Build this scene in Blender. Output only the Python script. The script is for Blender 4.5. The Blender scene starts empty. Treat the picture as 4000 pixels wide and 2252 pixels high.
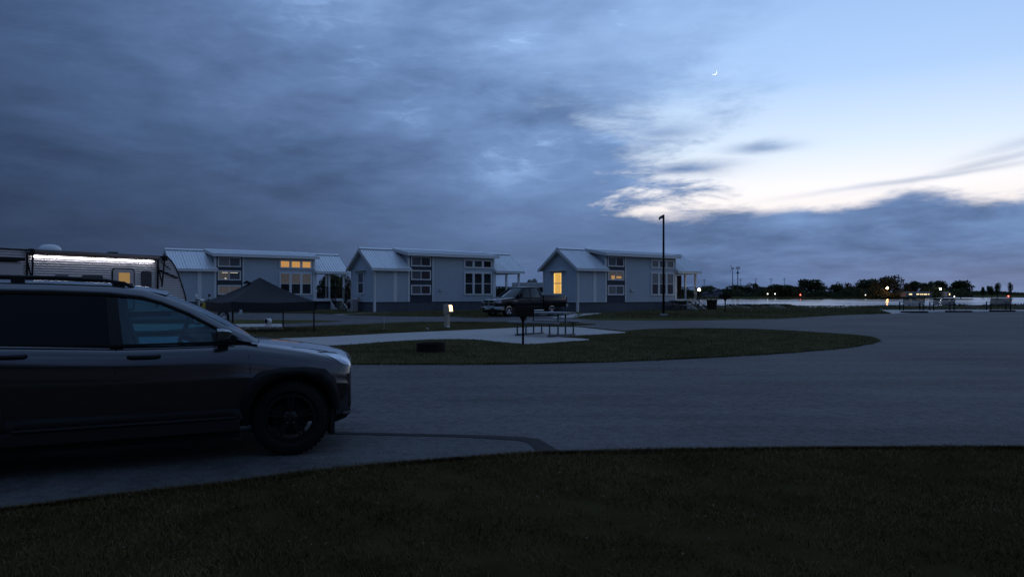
import bpy, bmesh, math, random
import numpy as np
from mathutils import Vector, Matrix
from mathutils.bvhtree import BVHTree

random.seed(7)
RNG = np.random.default_rng(11)
sc = bpy.context.scene
COL = sc.collection
R = math.radians

# ------------------------------------------------------------------ camera
CAM_H = 1.56          # eye height
FPX = 2850.0          # focal length in photo pixels (4000 wide)
HORIZON = 1150.0      # photo row of the horizon
SLOPE = 0.006         # the site rises very gently towards the lake
cam_d = bpy.data.cameras.new('camera')
cam = bpy.data.objects.new('camera', cam_d)
COL.objects.link(cam)
cam.location = (0, 0, CAM_H)
cam.rotation_euler = (R(90), 0, 0)
cam_d.sensor_width = 36.0
cam_d.lens = 36.0 * FPX / 4000.0
cam_d.shift_y = (HORIZON - 1126.0) / 4000.0
cam_d.clip_start = 0.05
cam_d.clip_end = 20000
sc.camera = cam

# ------------------------------------------------------------------ world
world = bpy.data.worlds.new('World')
sc.world = world
world.use_nodes = True
WT = world.node_tree
WT.nodes.clear()


class NT:
    """small expression helper over a node tree"""
    def __init__(self, tree):
        self.t = tree

    def _in(self, node, idx, v):
        if isinstance(v, (int, float)):
            node.inputs[idx].default_value = v
        elif isinstance(v, (tuple, list)):
            node.inputs[idx].default_value = tuple(v) + ((1.0,) if len(v) == 3 and node.inputs[idx].type == 'RGBA' else ())
        elif v is not None:
            self.t.links.new(v, node.inputs[idx])

    def m(self, op, a, b=None, c=None):
        n = self.t.nodes.new('ShaderNodeMath')
        n.operation = op
        for i, v in enumerate((a, b, c)):
            if v is not None:
                self._in(n, i, v)
        return n.outputs[0]

    def add(self, a, b): return self.m('ADD', a, b)
    def sub(self, a, b): return self.m('SUBTRACT', a, b)
    def mul(self, a, b): return self.m('MULTIPLY', a, b)
    def div(self, a, b): return self.m('DIVIDE', a, b)
    def mx(self, a, b): return self.m('MAXIMUM', a, b)
    def mn(self, a, b): return self.m('MINIMUM', a, b)

    def step(self, v, lo, hi, a=0.0, b=1.0):
        n = self.t.nodes.new('ShaderNodeMapRange')
        n.interpolation_type = 'SMOOTHSTEP'
        self._in(n, 0, v); self._in(n, 1, lo); self._in(n, 2, hi); self._in(n, 3, a); self._in(n, 4, b)
        return n.outputs[0]

    def vec(self, x, y, z=0.0):
        n = self.t.nodes.new('ShaderNodeCombineXYZ')
        self._in(n, 0, x); self._in(n, 1, y); self._in(n, 2, z)
        return n.outputs[0]

    def noise(self, v, scale, detail=5, rough=0.55, dist=0.0):
        n = self.t.nodes.new('ShaderNodeTexNoise')
        if v is not None:
            self.t.links.new(v, n.inputs['Vector'])
        n.inputs['Scale'].default_value = scale
        n.inputs['Detail'].default_value = detail
        n.inputs['Roughness'].default_value = rough
        n.inputs['Distortion'].default_value = dist
        return n.outputs['Fac']

    def ramp(self, f, stops):
        n = self.t.nodes.new('ShaderNodeValToRGB')
        e = n.color_ramp.elements
        while len(e) < len(stops):
            e.new(0.5)
        for el, (p, c) in zip(e, stops):
            el.position = p
            el.color = tuple(c) + (1,)
        self._in(n, 0, f)
        return n.outputs[0]

    def mix(self, f, a, b, mode='MIX'):
        n = self.t.nodes.new('ShaderNodeMix')
        n.data_type = 'RGBA'
        n.blend_type = mode
        n.clamp_factor = False
        self._in(n, 0, f); self._in(n, 6, a); self._in(n, 7, b)
        return n.outputs[2]


W = NT(WT)
tc = WT.nodes.new('ShaderNodeTexCoord')
sx = WT.nodes.new('ShaderNodeSeparateXYZ')
WT.links.new(tc.outputs['Generated'], sx.inputs[0])
dx, dy, dz = sx.outputs[0], sx.outputs[1], sx.outputs[2]
az = W.mul(W.m('ARCTAN2', dx, dy), 57.2958)
el = W.mul(W.m('ARCSINE', dz), 57.2958)
zpos = W.mx(dz, 0.0)
den = W.add(zpos, 0.19)
P = W.vec(W.div(dx, den), W.div(dy, den), 0.3)
Q = W.vec(W.mul(az, 0.11), W.mul(el, 0.40), 1.7)
nP = W.noise(P, 1.75, 7, 0.58, 0.35)
nP2 = W.noise(P, 0.42, 4, 0.5, 0.6)
nQ = W.noise(Q, 1.0, 6, 0.62, 0.25)
nQ2 = W.noise(Q, 0.45, 3, 0.5, 0.2)
R3 = W.vec(W.mul(az, 0.30), W.add(W.mul(el, 1.15), W.mul(az, -0.05)), 4.1)
nR = W.noise(R3, 1.0, 6, 0.62, 0.6)
nS = W.noise(P, 4.6, 5, 0.6, 0.5)
# cloud deck from the left, clearing to the west (right)
wid = W.add(3.6, W.mul(W.mx(W.sub(el, 8.0), 0.0), 0.75))
sdeck = W.add(W.sub(az, 11.2), W.mul(W.sub(nQ, 0.5), -30.0))
sdeck = W.add(sdeck, W.mul(W.sub(nR, 0.5), -9.0))
sdeck = W.add(sdeck, W.mul(W.sub(nP2, 0.5), -8.0))
deck = W.sub(1.0, W.step(sdeck, W.mul(wid, -1.0), wid))
deck = W.mx(deck, W.step(az, 100.0, 150.0))
deck = W.mx(deck, W.step(el, 40.0, 65.0, 0.0, 0.75))
# low bank along the horizon
bump = W.m('EXPONENT', W.mul(W.m('POWER', W.div(W.sub(az, 28.2), 3.0), 2.0), -1.0))
elb = W.add(W.add(6.25, W.mul(bump, 0.95)), W.mul(W.sub(nQ, 0.5), 2.3))
elb = W.add(elb, W.mul(W.sub(nR, 0.5), 1.3))
bank = W.sub(1.0, W.step(W.sub(el, elb), -0.75, 0.50))
bank = W.mul(bank, W.sub(1.0, W.step(az, 150.0, 180.0)))


def wisp(a0, e0, wa, we, slope, amt):
    da = W.div(W.sub(az, a0), wa)
    de = W.div(W.sub(W.sub(el, e0), W.mul(W.sub(az, a0), slope)), we)
    de = W.add(de, W.mul(W.sub(nQ, 0.5), 3.0))
    d = W.add(W.m('POWER', W.m('ABSOLUTE', da), 2.0), W.m('POWER', W.m('ABSOLUTE', de), 2.0))
    return W.mul(W.m('EXPONENT', W.mul(d, -1.0)), amt)


cover = W.mx(deck, bank)
cover = W.mx(cover, wisp(13.2, 9.45, 3.4, 0.50, 0.03, 0.95))
cover = W.mx(cover, wisp(11.5, 12.2, 3.6, 0.65, 0.05, 0.70))
cover = W.mx(cover, wisp(18.9, 10.75, 2.3, 0.42, 0.02, 0.75))
cover = W.mx(cover, wisp(33.0, 8.7, 6.0, 0.30, 0.20, 0.36))
cover = W.mx(cover, wisp(36.0, 10.0, 4.0, 0.35, 0.22, 0.32))
cover = W.mx(cover, wisp(29.0, 7.9, 7.0, 0.22, 0.10, 0.45))
# cloud brightness: falls off away from the western glow
Bc = W.mul(0.66, W.m('EXPONENT', W.mul(W.mx(W.mul(az, -1.0), 0.0), -1.0 / 31.0)))
Bc = W.mul(Bc, W.m('EXPONENT', W.mul(W.mx(W.sub(az, 60.0), 0.0), -1.0 / 55.0)))
Bc = W.mx(Bc, 0.20)
up = W.step(el, 24.0, 62.0)
Bc = W.add(W.mul(Bc, W.sub(1.0, up)), W.mul(up, 0.52))
fel = W.step(el, 0.0, 23.0, 0.40, 1.0)
mod = W.add(1.03, W.mul(W.sub(nP, 0.5), 1.35))
mod = W.add(mod, W.mul(W.sub(nQ2, 0.5), 0.55))
mod = W.add(mod, W.mul(W.sub(nQ, 0.5), 0.45))
mod = W.add(mod, W.mul(W.sub(nR, 0.5), 0.24))
mod = W.add(mod, W.mul(W.sub(nS, 0.5), 0.46))
# thin places in the deck let the lighter sky through
gap = W.mul(W.step(W.add(W.mul(nP, 0.6), W.mul(nR, 0.4)), 0.53, 0.68), W.mul(W.step(az, -30.0, 2.0), W.step(el, 6.5, 12.0)))
mod = W.add(mod, W.mul(gap, 0.55))
lowlift = W.mul(W.step(az, 4.0, 26.0), W.sub(1.0, W.step(el, 4.0, 12.0)))
calm = W.step(el, 1.5, 13.0, 0.45, 1.0)
mod = W.add(1.0, W.mul(W.sub(mod, 1.0), W.mx(calm, W.step(az, 4.0, 14.0))))
bright = W.mul(W.mul(W.mul(Bc, fel), mod), W.add(1.0, W.mul(lowlift, 0.30)))
tint = W.ramp(bright, [(0.0, (0.240, 0.455, 1.0)), (0.35, (0.295, 0.508, 1.0)), (0.9, (0.40, 0.62, 1.0))])
cloud = W.mix(1.0, tint, (1, 1, 1), 'MULTIPLY')
vm = WT.nodes.new('ShaderNodeVectorMath'); vm.operation = 'SCALE'
WT.links.new(tint, vm.inputs[0]); WT.links.new(bright, vm.inputs['Scale'])
mauve = W.mul(W.step(az, 14.0, 34.0), W.sub(1.0, W.step(el, 0.5, 4.0)))
cloud = W.mix(W.mul(mauve, 0.30), vm.outputs[0], (0.22, 0.20, 0.28))
# clear sky
clear = W.ramp(W.div(el, 60.0), [(0.08, (0.92, 0.82, 0.78)), (0.128, (0.93, 0.91, 0.93)), (0.180, (0.68, 0.80, 0.95)),
                                 (0.26, (0.42, 0.61, 0.92)), (0.38, (0.30, 0.48, 0.83)), (1.0, (0.10, 0.19, 0.42))])
fade = W.m('EXPONENT', W.mul(W.m('POWER', W.div(W.m('ABSOLUTE', W.sub(az, 24.0)), 75.0), 2.0), -1.0))
fade = W.mx(fade, 0.30)
vm2 = WT.nodes.new('ShaderNodeVectorMath'); vm2.operation = 'SCALE'
WT.links.new(clear, vm2.inputs[0]); WT.links.new(fade, vm2.inputs['Scale'])
skycol = W.mix(cover, vm2.outputs[0], cloud)
nish = WT.nodes.new('ShaderNodeTexSky')
nish.sky_type = 'NISHITA'
nish.sun_disc = False
nish.sun_elevation = R(-4.0)
nish.sun_rotation = R(24.0)
bg1 = WT.nodes.new('ShaderNodeBackground')
WT.links.new(skycol, bg1.inputs[0]); bg1.inputs[1].default_value = 1.0
bg2 = WT.nodes.new('ShaderNodeBackground')
WT.links.new(nish.outputs[0], bg2.inputs[0]); bg2.inputs[1].default_value = 0.05
ash = WT.nodes.new('ShaderNodeAddShader')
WT.links.new(bg1.outputs[0], ash.inputs[0]); WT.links.new(bg2.outputs[0], ash.inputs[1])
wo = WT.nodes.new('ShaderNodeOutputWorld')
WT.links.new(ash.outputs[0], wo.inputs[0])

# faint afterglow of the sun that has just set
sun_d = bpy.data.lights.new('sun', 'SUN')
sun_d.energy = 0.02
sun_d.angle = R(60)
sun_d.color = (1.0, 0.92, 0.85)
sun = bpy.data.objects.new('sun', sun_d)
COL.objects.link(sun)
sun.rotation_euler = (R(90 - 6), 0, R(180 - 24))

sc.view_settings.view_transform = 'Standard'
sc.view_settings.look = 'None'
sc.view_settings.gamma = 1.0
sc.view_settings.exposure = 0.12
sc.view_settings.use_curve_mapping = False
sc.cycles.use_denoising = True
sc.cycles.max_bounces = 6
sc.cycles.diffuse_bounces = 2
sc.cycles.glossy_bounces = 3
sc.cycles.transmission_bounces = 6
sc.cycles.transparent_max_bounces = 8
sc.cycles.sample_clamp_indirect = 4.0
sc.cycles.caustics_reflective = False
sc.cycles.caustics_refractive = False


# ------------------------------------------------------------------ helpers
def gz(y):
    return SLOPE * min(y, 64.0)


def G(px, py, dz=0.0):
    """photo pixel of a point on the sloping ground -> world point"""
    Y = CAM_H * FPX / (py - (HORIZON - SLOPE * FPX))
    return Vector(((px - 2000.0) / FPX * Y, Y, SLOPE * Y + dz))


def H(px, py, Y):
    """world point at depth Y"""
    return Vector(((px - 2000.0) / FPX * Y, Y, CAM_H - (py - HORIZON) / FPX * Y))


class MB:
    def __init__(self):
        self.v = []
        self.f = []

    def add(self, vs, fs):
        n = len(self.v)
        self.v += [tuple(p) for p in vs]
        self.f += [tuple(i + n for i in f) for f in fs]
        return self

    def box(self, c, s, rz=0.0, ry=0.0, rx=0.0):
        h = [k / 2 for k in s]
        M = Matrix.Translation(c) @ Matrix.Rotation(rz, 4, 'Z') @ Matrix.Rotation(ry, 4, 'Y') @ Matrix.Rotation(rx, 4, 'X')
        vs = [M @ Vector((a * h[0], b * h[1], d * h[2])) for a in (-1, 1) for b in (-1, 1) for d in (-1, 1)]
        return self.add(vs, [(0, 1, 3, 2), (4, 6, 7, 5), (0, 4, 5, 1), (2, 3, 7, 6), (0, 2, 6, 4), (1, 5, 7, 3)])

    def bb(self, x0, x1, y0, y1, z0, z1):
        return self.box(((x0 + x1) / 2, (y0 + y1) / 2, (z0 + z1) / 2), (abs(x1 - x0), abs(y1 - y0), abs(z1 - z0)))

    def bar(self, a, b, w, h=None, up=(0, 0, 1)):
        a, b = Vector(a), Vector(b)
        h = h or w
        d = (b - a).normalized()
        u = Vector(up)
        if abs(d.dot(u)) > 0.95:
            u = Vector((1, 0, 0))
        s = d.cross(u).normalized()
        t = s.cross(d).normalized()
        vs = []
        for p in (a, b):
            for i, j in ((-1, -1), (1, -1), (1, 1), (-1, 1)):
                vs.append(p + s * (i * w / 2) + t * (j * h / 2))
        return self.add(vs, [(0, 3, 2, 1), (4, 5, 6, 7), (0, 1, 5, 4), (1, 2, 6, 5), (2, 3, 7, 6), (3, 0, 4, 7)])

    def tube(self, pts, r, n=8, cap=True):
        pts = [Vector(p) for p in pts]
        rs = r if isinstance(r, (list, tuple)) else [r] * len(pts)
        rings = []
        prev = None
        for i, p in enumerate(pts):
            d = (pts[min(i + 1, len(pts) - 1)] - pts[max(i - 1, 0)]).normalized()
            if prev is None:
                u = Vector((0, 0, 1)) if abs(d.z) < 0.9 else Vector((1, 0, 0))
                s = d.cross(u).normalized()
            else:
                s = (prev - d * prev.dot(d)).normalized()
            prev = s
            t = d.cross(s)
            rings.append([p + (s * math.cos(2 * math.pi * k / n) + t * math.sin(2 * math.pi * k / n)) * rs[i] for k in range(n)])
        self.loft(rings, cap)
        return self

    def loft(self, rings, cap=True):
        n = len(rings[0])
        vs = [p for r_ in rings for p in r_]
        fs = []
        for i in range(len(rings) - 1):
            for k in range(n):
                a, b = i * n + k, i * n + (k + 1) % n
                fs.append((a, b, b + n, a + n))
        if cap:
            fs.append(tuple(range(n - 1, -1, -1)))
            fs.append(tuple((len(rings) - 1) * n + k for k in range(n)))
        return self.add(vs, fs)

    def lathe(self, prof, n=24, c=(0, 0, 0), axis='Z'):
        """prof: list of (radius, height)"""
        rings = []
        for r_, h in prof:
            ring = []
            for k in range(n):
                a = 2 * math.pi * k / n
                x, y = r_ * math.cos(a), r_ * math.sin(a)
                if axis == 'Z':
                    p = (x, y, h)
                elif axis == 'Y':
                    p = (x, h, y)
                else:
                    p = (h, x, y)
                ring.append(Vector(p) + Vector(c))
            rings.append(ring)
        return self.loft(rings, prof[0] != prof[-1])

    def prism(self, poly, axis, a, b):
        """poly in the two other axes (order x,y / x,z / y,z), extruded a..b"""
        def P3(p, t):
            return {'Z': (p[0], p[1], t), 'Y': (p[0], t, p[1]), 'X': (t, p[0], p[1])}[axis]
        n = len(poly)
        vs = [P3(p, a) for p in poly] + [P3(p, b) for p in poly]
        fs = [tuple(range(n - 1, -1, -1)), tuple(range(n, 2 * n))]
        fs += [(i, (i + 1) % n, (i + 1) % n + n, i + n) for i in range(n)]
        return self.add(vs, fs)

    def ball(self, c, r, n=10, m=7):
        r = r if isinstance(r, (list, tuple)) else (r, r, r)
        rings = []
        for i in range(m + 1):
            t = math.pi * (0.02 + 0.96 * i / m)
            rings.append([Vector((c[0] + r[0] * math.sin(t) * math.cos(2 * math.pi * k / n),
                                  c[1] + r[1] * math.sin(t) * math.sin(2 * math.pi * k / n),
                                  c[2] - r[2] * math.cos(t))) for k in range(n)])
        return self.loft(rings)

    def grid(self, rows):
        n = len(rows[0])
        vs = [p for r_ in rows for p in r_]
        fs = [(i * n + k, i * n + k + 1, (i + 1) * n + k + 1, (i + 1) * n + k)
              for i in range(len(rows) - 1) for k in range(n - 1)]
        return self.add(vs, fs)

    def mesh(self, name, mat, smooth=False):
        me = bpy.data.meshes.new(name)
        me.from_pydata(self.v, [], self.f)
        bm = bmesh.new(); bm.from_mesh(me)
        bmesh.ops.recalc_face_normals(bm, faces=bm.faces)
        bm.to_mesh(me); bm.free()
        if mat:
            me.materials.append(mat)
        if smooth:
            me.polygons.foreach_set('use_smooth', [True] * len(me.polygons))
        return me

    def build(self, name, mat, parent=None, smooth=False, bevel=0.0, auto=False):
        o = bpy.data.objects.new(name, self.mesh(name, mat, smooth))
        COL.objects.link(o)
        o.parent = parent
        if bevel:
            md = o.modifiers.new('bevel', 'BEVEL')
            md.width = bevel; md.segments = 2; md.limit_method = 'ANGLE'
        if auto:
            smooth_auto(o.data)
        return o


def smooth_auto(me, ang=35):
    me.polygons.foreach_set('use_smooth', [True] * len(me.polygons))
    bm = bmesh.new(); bm.from_mesh(me)
    for e in bm.edges:
        if len(e.link_faces) == 2 and e.calc_face_angle(0) > R(ang):
            e.smooth = False
    bm.to_mesh(me); bm.free()


def empty(name, loc, rz=0.0):
    o = bpy.data.objects.new(name, None)
    o.empty_display_size = 0.2
    COL.objects.link(o)
    o.location = loc
    o.rotation_euler = (0, 0, rz)
    return o


def tag(o, label=None, cat=None, group=None, kind=None):
    if label: o['label'] = label
    if cat: o['category'] = cat
    if group: o['group'] = group
    if kind: o['kind'] = kind
    return o


def kids(o):
    return [c for c in COL.objects if c.parent == o]


def copy_tree(o, parent=None, table=None):
    c = o.copy()
    COL.objects.link(c)
    c.parent = parent
    for ch in (table or CHILD_TABLE).get(o.name, []):
        copy_tree(ch, c, table)
    return c


CHILD_TABLE = {}


def register(root):
    """remember the children of a prototype so that copies stay cheap"""
    t = {}
    for c in COL.objects:
        if c.parent is not None:
            t.setdefault(c.parent.name, []).append(c)
    return t


# ------------------------------------------------------------------ materials
MATS = {}


def mat(name, col, rough=0.6, metal=0.0, var=0.0, vscale=6.0, bump=0.0, bscale=40.0, spec=0.5, emit=None, estr=0.0,
        coat=0.0, stretch=None, var2=None):
    if name in MATS:
        return MATS[name]
    m = bpy.data.materials.new(name)
    m.use_nodes = True
    t = m.node_tree
    b = t.nodes['Principled BSDF']
    n = NT(t)
    b.inputs['Base Color'].default_value = tuple(col) + (1,)
    b.inputs['Roughness'].default_value = rough
    b.inputs['Metallic'].default_value = metal
    b.inputs['Specular IOR Level'].default_value = spec
    if coat:
        b.inputs['Coat Weight'].default_value = coat
        b.inputs['Coat Roughness'].default_value = 0.08
    if emit:
        b.inputs['Emission Color'].default_value = tuple(emit) + (1,)
        b.inputs['Emission Strength'].default_value = estr
    if var or bump:
        tcn = t.nodes.new('ShaderNodeTexCoord')
        v = tcn.outputs['Object']
        if stretch:
            mp = t.nodes.new('ShaderNodeMapping')
            mp.inputs['Scale'].default_value = stretch
            t.links.new(v, mp.inputs[0])
            v = mp.outputs[0]
    if var:
        f = n.noise(v, vscale, 6, 0.62)
        f2 = n.noise(v, vscale * 0.13, 3, 0.5)
        f = n.add(n.mul(f, 0.6), n.mul(f2, 0.4))
        lo = tuple(max(c * (1 - var), 0) for c in col)
        hi = tuple(c * (1 + var) for c in (var2 or col))
        c = n.ramp(f, [(0.32, lo), (0.68, hi)])
        t.links.new(c, b.inputs['Base Color'])
        rr = n.step(f, 0.3, 0.7, max(rough - 0.08, 0.02), min(rough + 0.08, 1))
        t.links.new(rr, b.inputs['Roughness'])
    if bump:
        bf = n.noise(v, bscale, 4, 0.6)
        bn = t.nodes.new('ShaderNodeBump')
        bn.inputs['Strength'].default_value = bump
        bn.inputs['Distance'].default_value = 0.02
        t.links.new(bf, bn.inputs['Height'])
        t.links.new(bn.outputs[0], b.inputs['Normal'])
    MATS[name] = m
    return m


def glass_mat(name, tintc, trans):
    if name in MATS:
        return MATS[name]
    m = bpy.data.materials.new(name); m.use_nodes = True
    t = m.node_tree; t.nodes.clear()
    n = NT(t)
    tr = t.nodes.new('ShaderNodeBsdfTransparent'); tr.inputs[0].default_value = tuple(c * trans for c in tintc) + (1,)
    gl = t.nodes.new('ShaderNodeBsdfGlossy'); gl.inputs[0].default_value = (0.9, 0.95, 1, 1); gl.inputs['Roughness'].default_value = 0.02
    fr = t.nodes.new('ShaderNodeFresnel'); fr.inputs[0].default_value = 1.5
    mx = t.nodes.new('ShaderNodeMixShader')
    t.links.new(fr.outputs[0], mx.inputs[0]); t.links.new(tr.outputs[0], mx.inputs[1]); t.links.new(gl.outputs[0], mx.inputs[2])
    out = t.nodes.new('ShaderNodeOutputMaterial'); t.links.new(mx.outputs[0], out.inputs[0])
    MATS[name] = m
    return m


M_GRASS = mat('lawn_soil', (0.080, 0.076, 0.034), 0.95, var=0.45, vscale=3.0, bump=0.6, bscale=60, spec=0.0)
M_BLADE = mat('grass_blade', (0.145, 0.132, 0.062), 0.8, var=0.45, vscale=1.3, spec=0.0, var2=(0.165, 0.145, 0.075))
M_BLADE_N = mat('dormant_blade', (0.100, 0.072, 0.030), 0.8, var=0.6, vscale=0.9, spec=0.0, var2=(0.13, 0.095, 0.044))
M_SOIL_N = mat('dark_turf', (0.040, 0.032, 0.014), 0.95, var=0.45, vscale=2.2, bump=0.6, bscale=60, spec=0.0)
def asphalt(name, base, crack=0.35):
    m = bpy.data.materials.new(name); m.use_nodes = True
    t = m.node_tree; b = t.nodes['Principled BSDF']; n = NT(t)
    tcn = t.nodes.new('ShaderNodeTexCoord'); v = tcn.outputs['Object']
    mp = t.nodes.new('ShaderNodeMapping'); mp.inputs['Scale'].default_value = (0.25, 1.6, 1); mp.inputs['Rotation'].default_value = (0, 0, 0.12)
    t.links.new(v, mp.inputs[0])
    big = n.noise(v, 0.22, 4, 0.55, 0.4)
    mid = n.noise(v, 1.7, 6, 0.65)
    wear = n.noise(mp.outputs[0], 0.9, 4, 0.5)
    grain = n.noise(v, 38.0, 3, 0.7)
    g2 = n.noise(v, 9.0, 4, 0.75)
    f = n.add(n.add(n.mul(big, 0.32), n.mul(mid, 0.33)), n.add(n.mul(wear, 0.30), n.add(n.mul(grain, 0.60), n.mul(g2, 0.60))))
    k = n.step(f, 0.84, 1.31, 0.48, 1.52)
    vo = t.nodes.new('ShaderNodeTexVoronoi'); vo.feature = 'DISTANCE_TO_EDGE'; vo.inputs['Scale'].default_value = 0.16
    wv = t.nodes.new('ShaderNodeVectorMath'); wv.operation = 'ADD'
    nz = t.nodes.new('ShaderNodeTexNoise'); nz.inputs['Scale'].default_value = 0.8; nz.inputs['Detail'].default_value = 5
    t.links.new(v, nz.inputs['Vector'])
    t.links.new(v, wv.inputs[0]); t.links.new(nz.outputs['Color'], wv.inputs[1])
    t.links.new(wv.outputs[0], vo.inputs['Vector'])
    cr = n.step(vo.outputs['Distance'], 0.0, 0.006, 1.0 - crack, 1.0)
    cr = n.mx(cr, n.step(mid, 0.42, 0.52))
    k = n.mul(k, cr)
    # a few soft oil and tyre stains
    st = n.step(n.noise(v, 0.55, 3, 0.5, 0.8), 0.64, 0.74, 1.0, 0.72)
    k = n.mul(k, st)
    vmn = t.nodes.new('ShaderNodeVectorMath'); vmn.operation = 'SCALE'; vmn.inputs[0].default_value = base
    t.links.new(k, vmn.inputs['Scale'])
    t.links.new(vmn.outputs[0], b.inputs['Base Color'])
    t.links.new(n.step(mid, 0.3, 0.7, 0.80, 0.95), b.inputs['Roughness'])
    b.inputs['Specular IOR Level'].default_value = 0.25
    bn = t.nodes.new('ShaderNodeBump'); bn.inputs['Strength'].default_value = 0.6; bn.inputs['Distance'].default_value = 0.01
    t.links.new(grain, bn.inputs['Height']); t.links.new(bn.outputs[0], b.inputs['Normal'])
    return m


M_ASPH = asphalt('asphalt', (0.090, 0.084, 0.086))
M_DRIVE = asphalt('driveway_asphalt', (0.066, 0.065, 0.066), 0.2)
M_TAR = mat('tar_joint', (0.022, 0.021, 0.022), 0.8, var=0.35, vscale=5, bump=0.5, bscale=90, spec=0.15)
M_CONC = mat('concrete', (0.38, 0.355, 0.34), 0.85, var=0.16, vscale=1.4, bump=0.25, bscale=90, spec=0.25)
M_CONC2 = mat('concrete_block', (0.30, 0.29, 0.28), 0.85, var=0.2, vscale=5, bump=0.25, bscale=60, spec=0.25)
M_SIDING = mat('grey_siding', (0.50, 0.55, 0.60), 0.62, var=0.07, vscale=4, bump=0.15, bscale=30, spec=0.3)
M_TRIM = mat('white_trim', (0.80, 0.80, 0.80), 0.55, var=0.06, vscale=5, spec=0.35)
M_FASCIA = mat('fascia_trim', (0.60, 0.585, 0.58), 0.6, var=0.08, vscale=5, spec=0.3)
M_SKIRT = mat('slate_skirting', (0.105, 0.115, 0.135), 0.75, var=0.22, vscale=3, bump=0.4, bscale=18, spec=0.25)
M_ACCENT = mat('dark_board', (0.055, 0.065, 0.085), 0.65, var=0.2, vscale=6, spec=0.3)
M_ROOF = mat('galvanised_roof', (0.68, 0.70, 0.72), 0.42, metal=0.4, var=0.08, vscale=2.5, spec=0.5)
M_PANE = mat('dark_pane', (0.012, 0.013, 0.016), 0.05, spec=0.6)
M_SHADE = mat('drawn_shade_pane', (0.24, 0.23, 0.22), 0.12, var=0.12, vscale=5, spec=0.6)
M_PANE_MID = mat('half_lit_pane', (0.10, 0.11, 0.12), 0.08, var=0.3, vscale=4, spec=0.6)
M_LIT = mat('lit_pane', (0.35, 0.2, 0.06), 0.2, var=0.35, vscale=3.5, emit=(1.0, 0.50, 0.14), estr=0.42)
M_LIT_DIM = mat('dim_lit_pane', (0.20, 0.19, 0.185), 0.12, var=0.25, vscale=4, emit=(1.0, 0.82, 0.62), estr=0.030)
M_LIT_HOT = mat('bright_lit_pane', (0.6, 0.4, 0.1), 0.3, emit=(1.0, 0.64, 0.16), estr=0.95)
M_BLIND = mat('warm_blind', (0.55, 0.36, 0.12), 0.6, emit=(1.0, 0.50, 0.08), estr=0.36)
M_BLACK = mat('black_metal', (0.012, 0.012, 0.013), 0.55, var=0.2, vscale=9, spec=0.12)
M_RUST = mat('sooty_steel', (0.020, 0.015, 0.012), 0.85, var=0.4, vscale=14, bump=0.3, bscale=50, spec=0.2)
M_STEEL = mat('galvanised_steel', (0.13, 0.14, 0.155), 0.5, metal=0.5, var=0.15, vscale=9)
M_PLANK = mat('grey_plank', (0.21, 0.215, 0.215), 0.55, var=0.12, vscale=8, stretch=(1, 10, 10), spec=0.4)
M_PAINT = mat('suv_paint', (0.115, 0.115, 0.122), 0.14, metal=0.8, var=0.05, vscale=2, spec=0.5, coat=1.0)
M_PLASTIC = mat('black_plastic', (0.010, 0.010, 0.011), 0.62, var=0.15, vscale=20, spec=0.3)
M_TYRE = mat('tyre_rubber', (0.011, 0.011, 0.011), 0.85, var=0.2, vscale=15, bump=0.2, bscale=80, spec=0.2)
M_RIM = mat('gloss_black_rim', (0.030, 0.030, 0.032), 0.25, metal=0.6, spec=0.5)
M_CHROME = mat('chrome', (0.62, 0.62, 0.63), 0.12, metal=1.0, var=0.04, vscale=5)
M_SILVER = mat('dull_silver', (0.42, 0.42, 0.43), 0.3, metal=0.8, var=0.08, vscale=8)
M_LAMPGL = mat('headlamp_lens', (0.60, 0.63, 0.68), 0.12, metal=0.45, var=0.35, vscale=16, spec=0.8)
M_TRUCK = mat('truck_paint', (0.006, 0.007, 0.011), 0.15, metal=0.1, spec=0.4, coat=0.55, var=0.05, vscale=3)
M_TGLASS = mat('truck_glass', (0.014, 0.018, 0.021), 0.06, spec=0.5)
M_GLASS = glass_mat('clear_glass', (0.62, 0.86, 0.90), 0.82)
M_TINT = mat('privacy_glass', (0.006, 0.006, 0.007), 0.10, spec=0.12)
M_INTER = mat('cabin_interior', (0.030, 0.032, 0.034), 0.8, var=0.2, vscale=8)
M_SEAT = mat('seat_cloth', (0.055, 0.06, 0.065), 0.8, var=0.2, vscale=14)
M_ALU = mat('corrugated_aluminium', (0.50, 0.465, 0.475), 0.36, metal=0.12, var=0.06, vscale=2.0, spec=0.5)
M_ALU_S = mat('smooth_trailer_panel', (0.42, 0.39, 0.40), 0.4, var=0.08, vscale=1.5, spec=0.4)
M_LED = mat('led_strip', (1, 1, 1), 0.5, emit=(0.90, 0.92, 1.0), estr=12.0)
M_AWNING = mat('rolled_awning_cloth', (0.16, 0.11, 0.09), 0.8, var=0.15, vscale=8)
M_ROOFM = mat('trailer_roof_membrane', (0.45, 0.46, 0.48), 0.7, var=0.15, vscale=3)
M_DOME = mat('white_dome', (0.62, 0.64, 0.66), 0.35, var=0.05, vscale=4)
M_CANOPY = mat('black_canopy_cloth', (0.019, 0.018, 0.022), 0.75, var=0.2, vscale=3, bump=0.35, bscale=6, spec=0.3)
M_YEL = mat('yellow_plastic', (0.34, 0.26, 0.02), 0.35, var=0.1, vscale=6)
M_TANBOX = mat('tan_pedestal', (0.46, 0.38, 0.31), 0.6, var=0.1, vscale=8, spec=0.35)
M_PLAMP = mat('pedestal_lamp', (1, 0.8, 0.6), 0.4, emit=(1.0, 0.56, 0.24), estr=4.0)
M_GREENLID = mat('green_plastic_lid', (0.06, 0.10, 0.06), 0.6, var=0.15, vscale=9)
M_WHITE = mat('white_plastic', (0.55, 0.54, 0.52), 0.5, var=0.08, vscale=7)
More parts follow.
